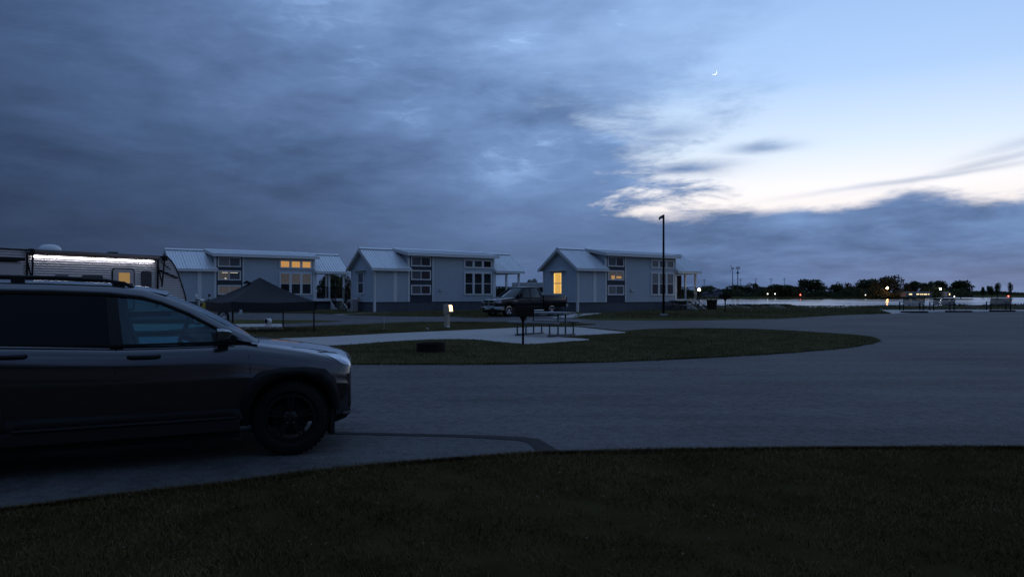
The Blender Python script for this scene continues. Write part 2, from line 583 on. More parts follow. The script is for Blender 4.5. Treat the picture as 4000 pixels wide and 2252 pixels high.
M_TAG = mat('paper_tag', (0.55, 0.60, 0.60), 0.7, var=0.05, vscale=9)
M_SCREEN = mat('brown_screen', (0.13, 0.095, 0.095), 0.8, var=0.25, vscale=3)
M_TRUNK = mat('bark', (0.035, 0.028, 0.022), 0.9, var=0.3, vscale=8, bump=0.4, bscale=20)
M_LEAF = mat('leaf_green', (0.065, 0.080, 0.040), 0.8, var=0.55, vscale=0.9, spec=0.0, var2=(0.085, 0.095, 0.05))
M_LEAF2 = mat('leaf_autumn', (0.095, 0.070, 0.040), 0.8, var=0.5, vscale=0.9, spec=0.0)
M_ROCK = mat('riprap_rock', (0.075, 0.060, 0.045), 0.9, var=0.45, vscale=1.5, bump=0.5, bscale=8)
M_BRUSH = mat('dry_brush', (0.034, 0.030, 0.014), 0.85, var=0.5, vscale=1.2, spec=0.15)
M_HOUSE = mat('pale_house_wall', (0.22, 0.22, 0.24), 0.8, var=0.15, vscale=0.4)
M_HROOF = mat('house_roof', (0.09, 0.09, 0.11), 0.8, var=0.15, vscale=0.5)
M_WOODPOLE = mat('weathered_pole', (0.09, 0.085, 0.085), 0.85, var=0.2, vscale=2)
M_TURB = mat('turbine_white', (0.28, 0.29, 0.31), 0.5, var=0.05, vscale=0.3)
M_HORN = mat('siren_horn', (0.22, 0.13, 0.07), 0.6, var=0.15, vscale=1)
M_LAMPW = mat('white_lamp', (1, 1, 1), 0.4, emit=(1.0, 0.98, 0.88), estr=30.0)
M_LAMPO = mat('sodium_lamp', (1, 0.7, 0.3), 0.4, emit=(1.0, 0.42, 0.10), estr=70.0)
M_LAMPS = mat('small_white_lamp', (1, 1, 1), 0.4, emit=(1.0, 0.95, 0.82), estr=5.0)
M_LAMPR = mat('red_lamp', (1, 0.2, 0.1), 0.4, emit=(1.0, 0.12, 0.08), estr=8.0)
M_LAMPY = mat('globe_lamp', (1, 0.95, 0.7), 0.4, emit=(1.0, 0.86, 0.48), estr=16.0)
M_FWIN = mat('far_lit_window', (1, 0.8, 0.5), 0.5, emit=(1.0, 0.72, 0.34), estr=1.6)
M_MOON = mat('moon_light', (1, 1, 1), 0.9, emit=(1.0, 0.97, 0.95), estr=1.6)

# water
mw = bpy.data.materials.new('lake_water'); mw.use_nodes = True
t_ = mw.node_tree; b_ = t_.nodes['Principled BSDF']; n_ = NT(t_)
t_.nodes.remove(b_)
tcw = t_.nodes.new('ShaderNodeTexCoord')
gw = t_.nodes.new('ShaderNodeBsdfGlossy'); gw.distribution = 'BECKMANN'
gw.inputs['Color'].default_value = (0.74, 0.80, 0.86, 1)
rip = n_.noise(tcw.outputs['Object'], 0.03, 3, 0.5)
t_.links.new(n_.step(rip, 0.35, 0.65, 0.165, 0.215), gw.inputs['Roughness'])
dw = t_.nodes.new('ShaderNodeBsdfDiffuse'); dw.inputs[0].default_value = (0.012, 0.02, 0.026, 1)
fw_ = t_.nodes.new('ShaderNodeFresnel'); fw_.inputs[0].default_value = 1.33
mxw = t_.nodes.new('ShaderNodeMixShader')
t_.links.new(n_.mx(fw_.outputs[0], 0.05), mxw.inputs[0]); t_.links.new(dw.outputs[0], mxw.inputs[1]); t_.links.new(gw.outputs[0], mxw.inputs[2])
t_.links.new(mxw.outputs[0], [x for x in t_.nodes if x.type == 'OUTPUT_MATERIAL'][0].inputs[0])
MATS['lake_water'] = mw


# ------------------------------------------------------------------ ground and paving
def sheet(name, pts, m, dz, thick=0.0, kind='structure', parent=None):
    """flat sheet on the sloping site plane; pts are (x, y) ground points"""
    bm = bmesh.new()
    top = [bm.verts.new((p[0], p[1], SLOPE * p[1] + dz)) for p in pts]
    from mathutils.geometry import tessellate_polygon
    for tri in tessellate_polygon([[Vector((p[0], p[1], 0)) for p in pts]]):
        try:
            bm.faces.new([top[i] for i in tri])
        except ValueError:
            pass
    if thick:
        bot = [bm.verts.new((p[0], p[1], SLOPE * p[1] + dz - thick)) for p in pts]
        for i in range(len(pts)):
            j = (i + 1) % len(pts)
            bm.faces.new((top[i], top[j], bot[j], bot[i]))
    bmesh.ops.recalc_face_normals(bm, faces=bm.faces)
    for f in bm.faces:
        if abs(f.normal.z) > 0.5 and f.normal.z < 0:
            f.normal_flip()
    me = bpy.data.meshes.new(name); bm.to_mesh(me); bm.free()
    for p in me.polygons:
        pass
    me.materials.append(m)
    o = bpy.data.objects.new(name, me); COL.objects.link(o)
    if kind: o['kind'] = kind
    o.parent = parent
    return o


def pxs(*pp):
    return [(G(a, b).x, G(a, b).y) for a, b in pp]


def smoothline(pts, n=6):
    """Catmull-Rom through open list of 2D points"""
    out = []
    P_ = [pts[0]] + list(pts) + [pts[-1]]
    for i in range(1, len(P_) - 2):
        for k in range(n):
            t = k / n
            a, b, c, d = [np.array(P_[i + j]) for j in (-1, 0, 1, 2)]
            out.append(tuple(0.5 * ((2 * b) + (-a + c) * t + (2 * a - 5 * b + 4 * c - d) * t * t + (-a + 3 * b - 3 * c + d) * t ** 3)))
    out.append(tuple(pts[-1]))
    return out


# the land: a strip on this side of the lake and a tongue behind the cabins
sheet('ground', [(-400, -60), (400, -60), (400, 63.5), (60, 63.5), (14, 63.0), (15.5, 80), (60, 300), (95, 470), (-400, 470)], M_GRASS, 0.0)
# sloping lake edge
mb = MB()
edge = [(400, 63.5), (60, 63.5), (14, 63.0), (15.5, 80), (60, 300), (95, 470)]
out_ = [(400, 67), (60, 67), (18, 67), (19.5, 80), (64, 300), (99, 470)]
mb.grid([[(a[0], a[1], SLOPE * a[1] - 0.002) for a in edge], [(b[0], b[1], -1.6) for b in out_]])
tag(mb.build('shore_bank', M_ROCK), kind='structure')
# water and far land
mb = MB(); mb.grid([[(-4000, 40, -1.0), (4000, 40, -1.0)], [(-4000, 2600, -1.0), (4000, 2600, -1.0)]])
tag(mb.build('lake', mw), kind='structure')
mb = MB()
far_edge = [(-1500, 440), (60, 456), (120, 452), (200, 458), (240, 470), (300, 520), (380, 640), (900, 760), (3000, 800)]
rows = [[(a, b, -1.2) for a, b in far_edge], [(a, b + 3, 0.25) for a, b in far_edge],
        [(a, b + 60, 0.7) for a, b in far_edge], [(a * 3, b + 5000, 6.0) for a, b in far_edge]]
mb.grid(rows)
tag(mb.build('far_shore', M_GRASS), kind='structure')

# road: one sheet from the near lawn to the cabins and the water
near_edge = [(-60, 16.3), (-40, 13.5), (-10, 9.15), (-1.98, 7.95), (0.134, 7.64)]
near_edge = near_edge[:3] + pxs((1290, 1692), (1800, 1704), (2050, 1715), (2110, 1735), (2165, 1776), (2300, 1772), (2700, 1763), (3200, 1757), (4000, 1755)) + [(20, 8.0), (60, 10)]
far_pts = pxs((3560, 1214), (3483, 1225), (3300, 1230), (3035, 1246), (2736, 1252), (2500, 1252), (2330, 1251), (2234, 1243), (2280, 1229), (2150, 1222), (2080, 1222), (1990, 1232), (1884, 1242), (1735, 1237), (1499, 1235), (1362, 1231), (1200, 1224), (900, 1222), (500, 1222))
sheet('road', near_edge + [(60, 58), (45, 60)] + far_pts + [(-60, 50)], M_ASPH, 0.012)
# own driveway with its tarred edge
strip_top = pxs((1100, 1688), (1290, 1692), (1800, 1703), (2040, 1712), (2105, 1720), (2140, 1740), (2200, 1775))
strip_bot = pxs((2105, 1778), (2075, 1745), (2055, 1732), (2020, 1725), (1800, 1712), (1290, 1700), (1100, 1696))
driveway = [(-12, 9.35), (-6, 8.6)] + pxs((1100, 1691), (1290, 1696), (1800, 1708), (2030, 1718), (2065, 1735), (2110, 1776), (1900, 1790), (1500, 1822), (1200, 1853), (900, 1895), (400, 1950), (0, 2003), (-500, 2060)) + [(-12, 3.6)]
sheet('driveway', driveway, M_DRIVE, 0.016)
sheet('tar_strip', [(-6, 8.69)] + strip_top + strip_bot + [(-6, 8.58)], M_TAR, 0.021)
# island lawn, big grass strip between the two roads
isl = [(-60, 15.3), (-30, 15.3)] + smoothline(pxs((700, 1423), (1400, 1425), (2000, 1424), (2500, 1411), (3000, 1385), (3280, 1362), (3400, 1343), (3428, 1330), (3390, 1319), (3280, 1308), (3000, 1291), (2750, 1286), (2560, 1289), (2440, 1297)), 5)
isl += pxs((2300, 1283), (2210, 1276), (2260, 1272), (2331, 1268), (2250, 1265), (2100, 1261), (1850, 1259), (1610, 1260), (1345, 1272), (1110, 1280), (700, 1280)) + [(-30, 30), (-60, 31)]
sheet('island_lawn', isl, M_GRASS, 0.024)
sheet('lawn_sliver', pxs((300, 1248), (900, 1249), (1250, 1252), (1345, 1255), (1250, 1260), (1100, 1265), (900, 1267), (300, 1270)), M_GRASS, 0.022)
# concrete
pad = smoothline(pxs((700, 1372), (1000, 1366), (1340, 1352), (1500, 1340), (1690, 1330), (1850, 1330), (1950, 1340), (2050, 1348), (2120, 1346), (2200, 1340), (2300, 1333)), 4)
pad += pxs((2302, 1330), (2280, 1327), (2185, 1321), (2200, 1318), (2440, 1304), (2445, 1301), (2260, 1281), (2100, 1279)) + pxs((2000, 1284), (1500, 1307), (1300, 1318), (1000, 1330), (700, 1342))
sheet('campsite_pad', pad, M_CONC, 0.045, 0.06)
sheet('neighbour_pad', pxs((500, 1268), (890, 1268), (1100, 1267), (1108, 1289), (890, 1292), (500, 1296)), M_CONC, 0.040, 0.05)
sheet('walkway', pxs((1300, 1228), (1400, 1223), (1500, 1219), (1520, 1221), (1420, 1226), (1330, 1231)), M_CONC, 0.030, 0.04)
sheet('cabin_walkway', pxs((2150, 1243), (2190, 1234), (2255, 1226), (2340, 1223), (2350, 1225), (2290, 1231), (2240, 1241)), M_CONC, 0.030, 0.04)
sheet('bench_platform', pxs((3433, 1211), (3600, 1209), (4100, 1206), (4500, 1205), (4500, 1212), (4000, 1215), (3600, 1219), (3485, 1226)), M_CONC, 0.030, 0.05)

# berm with rocks and brush along the water
cr_px = [(2600, 1196), (2735, 1194), (2900, 1193), (3000, 1192), (3060, 1192), (3120, 1195), (3200, 1205), (3324, 1203), (3417, 1198), (3480, 1196), (3560, 1200), (3635, 1197), (3700, 1193), (3759, 1190), (3821, 1195), (3900, 1193), (4000, 1190), (4200, 1192), (4800, 1192)]
cx = np.array([(p[0] - 2000) / FPX * 62.5 for p in cr_px])
cz = np.array([CAM_H - (p[1] - HORIZON) / FPX * 62.5 for p in cr_px])
mb = MB()
rows = [[], [], [], [], []]
for x in np.arange(13.0, 62.0, 0.35):
    z = float(np.interp(x, cx, cz)) + random.uniform(-0.05, 0.06)
    j = lambda s: random.uniform(-s, s)
    rows[0].append((x, 58.6 + j(.3), SLOPE * 58.6 - 0.02))
    rows[1].append((x + j(.1), 60.2 + j(.3), SLOPE * 60 * 0.45 + 0.5 * z + j(.06)))
    rows[2].append((x + j(.1), 62.0 + j(.2), z + j(.05)))
    rows[3].append((x + j(.1), 63.2 + j(.2), z - 0.1 + j(.08)))
    rows[4].append((x, 66.4, -1.25))
mb.grid(rows)
tag(mb.build('berm', M_ROCK), kind='structure')


# ------------------------------------------------------------------ grass
def blades(name, pts, hmin, hmax, w, m, bend=0.5):
    """pts: (n,3) array of roots -> one mesh of two-triangle blades"""
    n = len(pts)
    a = RNG.uniform(0, 2 * math.pi, n)
    h = RNG.uniform(hmin, hmax, n)
    lean = RNG.uniform(0.1, 1.0, n) * bend * h
    la = RNG.uniform(0, 2 * math.pi, n)
    sxv = np.stack([np.cos(a), np.sin(a), np.zeros(n)], 1) * (w * RNG.uniform(0.6, 1.3, n))[:, None]
    mid = pts + np.stack([np.cos(la) * lean * .3, np.sin(la) * lean * .3, h * .6], 1)
    tip = pts + np.stack([np.cos(la) * lean, np.sin(la) * lean, h], 1)
    v = np.stack([pts - sxv, pts + sxv, mid + sxv * .7, mid - sxv * .7, tip], 1).reshape(-1, 3)
    base = (np.arange(n) * 5)[:, None]
    f = np.concatenate([base + np.array([0, 1, 2]), base + np.array([0, 2, 3]), base + np.array([3, 2, 4])], 1).reshape(-1, 3)
    me = bpy.data.meshes.new(name)
    me.vertices.add(len(v)); me.vertices.foreach_set('co', v.ravel())
    me.loops.add(len(f) * 3); me.loops.foreach_set('vertex_index', f.ravel().astype(np.int32))
    me.polygons.add(len(f)); me.polygons.foreach_set('loop_start', (np.arange(len(f)) * 3).astype(np.int32))
    me.update(calc_edges=True)
    me.materials.append(m)
    o = bpy.data.objects.new(name, me); COL.objects.link(o)
    return o


def inside(poly, x, y):
    poly = np.array(poly)
    r_ = np.zeros(len(x), bool)
    n = len(poly)
    for i in range(n):
        x1, y1 = poly[i]; x2, y2 = poly[(i + 1) % n]
        c = ((y1 > y) != (y2 > y)) & (x < (x2 - x1) * (y - y1) / (y2 - y1 + 1e-12) + x1)
        r_ ^= c
    return r_


def scatter(n, x0, x1, y0, y1):
    return RNG.uniform(x0, x1, n), RNG.uniform(y0, y1, n)


near_poly = [(-12, 3.0), (-12, 3.6)] + pxs((-500, 2060), (0, 2003), (400, 1950), (900, 1895), (1200, 1853), (1500, 1822), (1900, 1790), (2110, 1776), (2300, 1772), (2700, 1763), (3200, 1757), (4000, 1755)) + [(9, 7.6), (9, 3.0)]
gx, gy = scatter(300000, -5.5, 6.5, 3.2, 7.6)
k = inside(near_poly, gx, gy)
# ragged edge: let a few blades lean over the paving
gx, gy = gx[k], gy[k]
clump = np.sin(gx * 5.1 + 1.3 * np.sin(gy * 4.3)) * np.sin(gy * 6.7 + 1.1 * np.sin(gx * 3.9)) + 0.6 * np.sin(gx * 13 + gy * 9)
clump += 1.1 * np.sin(gx * 1.7 + 2.0 * np.sin(gy * 1.3)) * np.sin(gy * 2.1 + gx)
keep = RNG.uniform(-2.0, 1.6, len(gx)) < clump
gx, gy = gx[keep], gy[keep]
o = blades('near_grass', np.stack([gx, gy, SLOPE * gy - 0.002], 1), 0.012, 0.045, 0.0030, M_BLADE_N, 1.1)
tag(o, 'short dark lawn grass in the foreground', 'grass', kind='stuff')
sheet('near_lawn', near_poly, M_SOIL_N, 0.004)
# a scatter of fallen leaves and clippings among the blades
gx, gy = scatter(1700, -5.5, 6.5, 3.2, 7.6)
k = inside(near_poly, gx, gy); gx, gy = gx[k], gy[k]
o = blades('dry_clippings', np.stack([gx, gy, SLOPE * gy + 0.03], 1), 0.003, 0.012, 0.010, mat('dry_leaf', (0.12, 0.095, 0.06), 0.8, var=0.5, vscale=3, spec=0.0), 2.5)
tag(o, 'pale dry clippings scattered over the foreground lawn', 'clippings', kind='stuff')


def edge_blades(name, line, n, spread, h0, h1, w, m, label, dz):
    line = np.array(line)
    seg = np.linalg.norm(np.diff(line, axis=0), axis=1)
    cum = np.concatenate([[0], np.cumsum(seg)])
    t = RNG.uniform(0, cum[-1], n)
    x = np.interp(t, cum, line[:, 0]); y = np.interp(t, cum, line[:, 1])
    amp = spread * (0.5 + 0.5 * np.sin(t * 3.1 + 2 * np.sin(t * 1.3))) * np.abs(RNG.normal(0, 1, n))
    a = RNG.uniform(0, 2 * math.pi, n)
    x += np.cos(a) * amp; y += np.sin(a) * amp
    o = blades(name, np.stack([x, y, SLOPE * y + dz], 1), h0, h1, w, m, 1.2)
    tag(o, label, 'grass', kind='stuff')


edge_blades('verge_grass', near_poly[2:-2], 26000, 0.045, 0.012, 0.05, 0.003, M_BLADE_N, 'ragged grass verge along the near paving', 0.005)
edge_blades('island_verge', isl[2:70], 22000, 0.07, 0.02, 0.06, 0.008, M_BLADE, 'ragged grass verge around the island', 0.012)
gx, gy = scatter(420000, -13, 14, 15.0, 36)
k = inside(isl, gx, gy) & ~inside(pad, gx, gy); gx, gy = gx[k], gy[k]
o = blades('island_grass', np.stack([gx, gy, SLOPE * gy + 0.02], 1), 0.02, 0.065, 0.009, M_BLADE, 0.8)
tag(o, 'mown grass on the island between the two roads', 'grass', kind='stuff')
gx, gy = scatter(190000, 2, 60, 41, 64)
lawn3 = pxs((2234, 1243), (2330, 1251), (2500, 1251), (2736, 1252), (3035, 1246), (3300, 1230), (3480, 1225), (3433, 1211)) + [(60, 58.5), (60, 62), (14, 62), (8, 52), (6, 48)]
k = inside(lawn3, gx, gy); gx, gy = gx[k], gy[k]
gzv = np.where(gy > 58.6, SLOPE * gy + np.clip((gy - 58.6) / 3.4, 0, 1) * 0.22, SLOPE * gy)
o = blades('shore_grass', np.stack([gx, gy, gzv], 1), 0.03, 0.13, 0.02, M_BLADE, 0.8)
tag(o, 'rough grass between the right cabin and the water', 'grass', kind='stuff')
gx, gy = scatter(130000, -32, 6, 40, 58)
cabin_lawn = pxs((2234, 1243), (2280, 1229), (2150, 1222), (2080, 1222), (1990, 1232), (1884, 1242), (1735, 1237), (1499, 1235), (1362, 1231), (1200, 1224), (900, 1222), (500, 1222)) + [(-32, 58), (6, 58)]
k = inside(cabin_lawn, gx, gy); gx, gy = gx[k], gy[k]
o = blades('cabin_grass', np.stack([gx, gy, SLOPE * gy], 1), 0.03, 0.09, 0.02, M_BLADE, 0.8)
tag(o, 'grass around the feet of the cabins', 'grass', kind='stuff')
gx = RNG.uniform(13, 60, 26000); gy = RNG.uniform(60.0, 63.4, 26000)
zc = np.interp(gx, cx, cz) * np.clip((gy - 58.6) / 3.4, 0.2, 1)
dens = np.sin(gx * 1.7) + np.sin(gx * 0.61 + 1) + RNG.uniform(-1, 1, len(gx))
k = dens > -0.2
o = blades('berm_brush', np.stack([gx, gy, zc - 0.03], 1)[k], 0.04, 0.22, 0.022, M_BRUSH, 0.8)
tag(o, 'dry brown brush on the berm at the waterline', 'brush', kind='stuff')

# ------------------------------------------------------------------ cabins
TH = R(37.5)        # long side direction, measured from +X
CW = 3.66           # cabin width
RIDGE = 4.58
EAVE_Y = -0.30
EAVE_Z = 3.10


def roof_z(y):
    y = y if y <= CW / 2 else CW - y
    return EAVE_Z + (RIDGE - EAVE_Z) * (y - EAVE_Y) / (CW / 2 - EAVE_Y)


def dormer_z(y):
    y = y if y <= CW / 2 else CW - y
    return 4.26 + (4.64 - 4.26) * (y + 0.38) / (CW / 2 + 0.38)


def ribbed_panel(u0, u1, ya, za, yb, zb, parent, th=0.035):
    """metal roof panel with raised ribs between eave (ya,za) and ridge (yb,zb)"""
    mb = MB()
    n = max(2, round((u1 - u0) / 0.23))
    w = (u1 - u0) / n
    prof = []
    for i in range(n):
        a = u0 + i * w
        prof += [(a + 0.004 if i == 0 else a, 0.030), (a + 0.022, 0.030), (a + 0.040, 0.0), (a + w - 0.018, 0.0)]
    prof += [(u1 - 0.004, 0.030)]
    d = Vector((0, yb - ya, zb - za)).normalized()
    nrm = Vector((0, -d.z, d.y))
    if nrm.z < 0: nrm = -nrm
    for (y, z, flip) in ((ya, za, 0),):
        top = [[Vector((u, ya, za)) + nrm * h for u, h in prof], [Vector((u, yb, zb)) + nrm * h for u, h in prof]]
        bot = [[Vector((u, ya, za)) + nrm * (-th) for u, h in prof], [Vector((u, yb, zb)) + nrm * (-th) for u, h in prof]]
        mb.grid(top); mb.grid(bot)
        for r_ in (0, 1):
            mb.grid([top[r_], bot[r_]])
        mb.add([top[0][0], top[1][0], bot[1][0], bot[0][0]], [(0, 1, 2, 3)])
        mb.add([top[0][-1], top[1][-1], bot[1][-1], bot[0][-1]], [(0, 1, 2, 3)])
    return mb.build('roof_panel', M_ROOF, parent)


def board(parent, plane, a0, a1, z0, z1, m=None, name='siding_board', proud=0.03):
    """lapped siding board on the front (y=0) or the gable (x=0) plane"""
    mb = MB()
    if plane == 'front':
        pr = [(0.001, z1 - 0.001), (-0.006, z1 - 0.001), (-proud, z0 + 0.002), (0.001, z0 + 0.002)]
        mb.prism(pr, 'X', a0, a1)
    else:
        pr = [(0.001, z1 - 0.001), (-0.006, z1 - 0.001), (-proud, z0 + 0.002), (0.001, z0 + 0.002)]
        mb.prism(pr, 'Y', a0, a1)
    return mb.build(name, m or M_SIDING, parent)


def window(parent, plane, a0, a1, z0, z1, cols, rows, mats, fw=0.085, proud=0.075, mull=0.05, colgap=None):
    """frame with mullions; one glass pane per opening (mats listed row by row from the top)"""
    def bx(mb, p0, p1, q0, q1, d0, d1):
        if plane == 'front':
            mb.bb(p0, p1, d0, d1, q0, q1)
        else:
            mb.bb(d0, d1, p0, p1, q0, q1)
    mb = MB()
    bx(mb, a0, a1, z1 - fw, z1, -proud, 0.0)
    bx(mb, a0, a1, z0, z0 + fw, -proud, 0.0)
    bx(mb, a0, a0 + fw, z0 + fw, z1 - fw, -proud, 0.0)
    bx(mb, a1 - fw, a1, z0 + fw, z1 - fw, -proud, 0.0)
    cg = colgap or mull
    iw = (a1 - a0 - 2 * fw - (cols - 1) * cg) / cols
    ih = (z1 - z0 - 2 * fw - (rows - 1) * mull) / rows
    for c in range(1, cols):
        x = a0 + fw + c * iw + (c - 1) * cg
        bx(mb, x, x + cg, z0 + fw, z1 - fw, -proud + 0.006, 0.0)
    for r_ in range(1, rows):
        for c in range(cols):
            x = a0 + fw + c * (iw + cg)
            z = z1 - fw - r_ * ih - r_ * mull
            bx(mb, x, x + iw, z, z + mull, -proud + 0.012, 0.0)
    w = mb.build('window', M_TRIM, parent)
    i = 0
    for r_ in range(rows):
        for c in range(cols):
            x = a0 + fw + c * (iw + cg)
            z = z1 - fw - (r_ + 1) * ih - r_ * mull
            p = MB(); bx(p, x + 0.001, x + iw - 0.001, z + 0.001, z + ih - 0.001, -0.036, -0.026)
            p.build('pane', mats[i % len(mats)], w)
            i += 1
    return w


def cabin(loc, label, wm):
    root = empty('park_cabin', loc, TH)
    tag(root, label, 'cabin', 'row of park cabins by the lake')
    U1, U2, UE, UP = 2.81, 4.70, 10.35, 12.95
    zs = 0.74
    # skirting of vertical boards
    sk = MB(); sk.bb(0.05, UE, 0.05, CW - 0.05, -0.35, zs - 0.002)
    sk = sk.build('skirting', M_SKIRT, root)
    for i in range(28):
        a = 0.02 + i * (UE - 0.04) / 28
        p = MB(); p.bb(a + 0.004, a + (UE - 0.04) / 28 - 0.004, 0.022 + 0.004 * (i % 2), 0.052, -0.3, zs - 0.01)
        p.build('skirting_board', M_SKIRT, sk)
    # wall core
    wl = MB()
    wl.prism([(0, zs), (CW, zs), (CW, 3.17), (CW / 2, RIDGE - 0.16), (0, 3.17)], 'X', 0.0, U1)
    wl.prism([(0, zs), (CW, zs), (CW, 4.14), (CW / 2, 4.42), (0, 4.14)], 'X', U1 + 0.001, UE)
    wall = wl.build('wall', M_SIDING, root)
    bh = 0.185
    z = zs
    while z < 4.12:
        z1 = min(z + bh, 4.13)
        if z < 3.12:
            board(wall, 'front', 0.09, U1 - 0.1, z, min(z1, 3.15))
        board(wall, 'front', U2 + 0.06, UE - 0.03, z, z1)
        # gable, clipped by the roof
        zt = min(z1, 4.3)
        if zt <= 3.15:
            board(wall, 'gable', 0.09, CW - 0.09, z, zt)
        else:
            hw = (RIDGE - 0.12 - zt) / (RIDGE - EAVE_Z) * (CW / 2 - EAVE_Y)
            if hw > 0.1:
                board(wall, 'gable', CW / 2 - min(hw, CW / 2 - .02), CW / 2 + min(hw, CW / 2 - .02), z, zt)
        z += bh
    # trim
    for (a0, a1, z0, z1) in ((-0.03, 0.10, -0.3, 3.12), (1.49, 1.77, zs, 3.1), (U1 - 0.16, U1, zs, 3.9), (U2, U2 + 0.1, zs, 4.12), (UE - 0.12, UE + 0.03, zs, 4.1)):
        p = MB(); p.bb(a0, a1, -0.045, 0.004, z0, z1); p.build('corner_trim', M_TRIM, root)
    p = MB(); p.bb(-0.045, 0.004, -0.046, 0.10, -0.3, 3.12); p.build('corner_trim', M_FASCIA, root)
    p = MB(); p.bb(-0.045, 0.004, CW - 0.10, CW + 0.03, -0.3, 3.12); p.build('corner_trim', M_FASCIA, root)
    # dark accent boards behind the window stack
    nb = 9
    for i in range(nb):
        a = U1 + 0.005 + i * (U2 - U1 - 0.01) / nb
        p = MB(); p.bb(a + 0.004, a + (U2 - U1 - 0.01) / nb - 0.004, -0.016 - 0.005 * (i % 2), 0.0, zs + 0.01, 4.12)
        p.build('accent_board', M_ACCENT, root)
    # windows
    window(root, 'front', 2.90, 4.57, 3.30, 4.04, 2, 1, wm['s1'])
    window(root, 'front', 2.90, 4.57, 2.31, 3.04, 2, 1, wm['s2'])
    window(root, 'front', 2.90, 4.57, 1.24, 1.96, 2, 1, wm['s3'])
    window(root, 'front', 7.50, 10.12, 3.28, 3.95, 3, 1, wm['t'], fw=0.11, colgap=0.20)
    window(root, 'front', 7.50, 10.12, 1.22, 2.98, 3, 2, wm['b'], fw=0.11, colgap=0.20)
    window(root, 'gable', 1.53, 2.52, 1.28, 2.90, 1, 2, wm['g'], fw=0.09)
    p = MB(); p.bb(-0.28, -0.02, 1.22, 2.86, 2.96, 3.00); p.bb(-0.10, -0.02, 1.26, 2.82, 2.90, 2.959)
    p.build('window_hood', M_FASCIA, root)
    # roof
    rf = MB()
    for s in (0,):
        rf.prism([(EAVE_Y + 0.05, EAVE_Z - 0.12), (EAVE_Y + 0.05, EAVE_Z - 0.02), (CW / 2, RIDGE - 0.055), (CW - EAVE_Y - 0.05, EAVE_Z - 0.02),
                  (CW - EAVE_Y - 0.05, EAVE_Z - 0.12), (CW / 2, RIDGE - 0.20)], 'X', -0.28, U1 + 0.1)
        rf.prism([(EAVE_Y + 0.05, EAVE_Z - 0.12), (EAVE_Y + 0.05, EAVE_Z - 0.02), (CW / 2, RIDGE - 0.055), (CW - EAVE_Y - 0.05, EAVE_Z - 0.02),
                  (CW - EAVE_Y - 0.05, EAVE_Z - 0.12), (CW / 2, RIDGE - 0.20)], 'X', UE - 0.1, UP + 0.20)
        rf.prism([(-0.33, 4.10), (-0.33, 4.22), (CW / 2, 4.59), (CW + 0.33, 4.22), (CW + 0.33, 4.10), (CW / 2, 4.44)], 'X', 2.48, UE + 0.22)
    roof = rf.build('roof', M_FASCIA, root)
    for a, b, n in ((-0.30, U1 + 0.02, 3), (UE + 0.02, UP + 0.24, 3)):
        for i in range(n):
            u0, u1 = a + (b - a) * i / n, a + (b - a) * (i + 1) / n
            ribbed_panel(u0, u1 - 0.003, EAVE_Y, EAVE_Z, CW / 2 - 0.01, RIDGE, roof)
            ribbed_panel(u0, u1 - 0.003, CW - EAVE_Y, EAVE_Z, CW / 2 + 0.01, RIDGE, roof)
    for i in range(8):
        a, b = 2.45, UE + 0.25
        u0, u1 = a + (b - a) * i / 8, a + (b - a) * (i + 1) / 8
        ribbed_panel(u0, u1 - 0.003, -0.38, 4.262, CW / 2 - 0.01, 4.645, roof)
        ribbed_panel(u0, u1 - 0.003, CW + 0.38, 4.262, CW / 2 + 0.01, 4.645, roof)
    p = MB(); p.prism([(CW / 2 - 0.16, RIDGE - 0.03), (CW / 2, RIDGE + 0.075), (CW / 2 + 0.16, RIDGE - 0.03)], 'X', -0.31, 2.40); p.build('ridge_cap', M_ROOF, roof)
    p = MB(); p.prism([(CW / 2 - 0.16, RIDGE - 0.03), (CW / 2, RIDGE + 0.075), (CW / 2 + 0.16, RIDGE - 0.03)], 'X', UE + 0.3, UP + 0.25); p.build('ridge_cap', M_ROOF, roof)
    p = MB(); p.prism([(CW / 2 - 0.16, 4.63), (CW / 2, 4.705), (CW / 2 + 0.16, 4.63)], 'X', 2.44, UE + 0.26); p.build('ridge_cap', M_ROOF, roof)
    # fascias and rakes
    for u0, u1 in ((-0.28, U1 - 0.005), (UE + 0.035, UP + 0.20)):
        p = MB(); p.bb(u0, u1, EAVE_Y - 0.005, EAVE_Y + 0.048, EAVE_Z - 0.17, EAVE_Z - 0.036); p.build('fascia', M_TRIM, root)
    p = MB(); p.bb(2.475, UE + 0.225, -0.385, -0.335, 4.06, 4.222); p.build('fascia', M_TRIM, root)
    for u in (-0.335, UP + 0.205):
        for s in (0, 1):
            f = lambda y: y if s == 0 else CW - y
            p = MB()
            p.prism([(f(EAVE_Y - 0.01), EAVE_Z - 0.20), (f(EAVE_Y - 0.01), EAVE_Z - 0.02), (f(CW / 2 - 0.002), RIDGE - 0.02), (f(CW / 2 - 0.002), RIDGE - 0.235)], 'X', u, u + 0.05)
            p.build('rake_board', M_FASCIA, root)
    for u in (2.42, UE + 0.226):
        for s in (0, 1):
            f = lambda y: y if s == 0 else CW - y
            p = MB(); p.prism([(f(-0.385), 4.06), (f(-0.385), 4.235), (f(CW / 2 - 0.002), 4.615), (f(CW / 2 - 0.002), 4.44)], 'X', u, u + 0.05)
            p.build('rake_board', M_FASCIA, root)
    # porch end wall with a door
    p = MB(); p.bb(UE + 0.001, UE + 0.05, 1.25, 2.25, 0.93, 3.0); d = p.build('door', M_ACCENT, root)
    p = MB(); p.bb(UE + 0.05, UE + 0.09, 1.34, 1.40, 1.85, 1.98); p.build('handle', M_SILVER, d)
    # porch
    p = MB(); p.bb(UE + 0.06, UP - 0.05, 0.06, CW - 0.06, 0.80, 0.92); p.build('porch_deck', M_PLANK, root)
    p = MB()
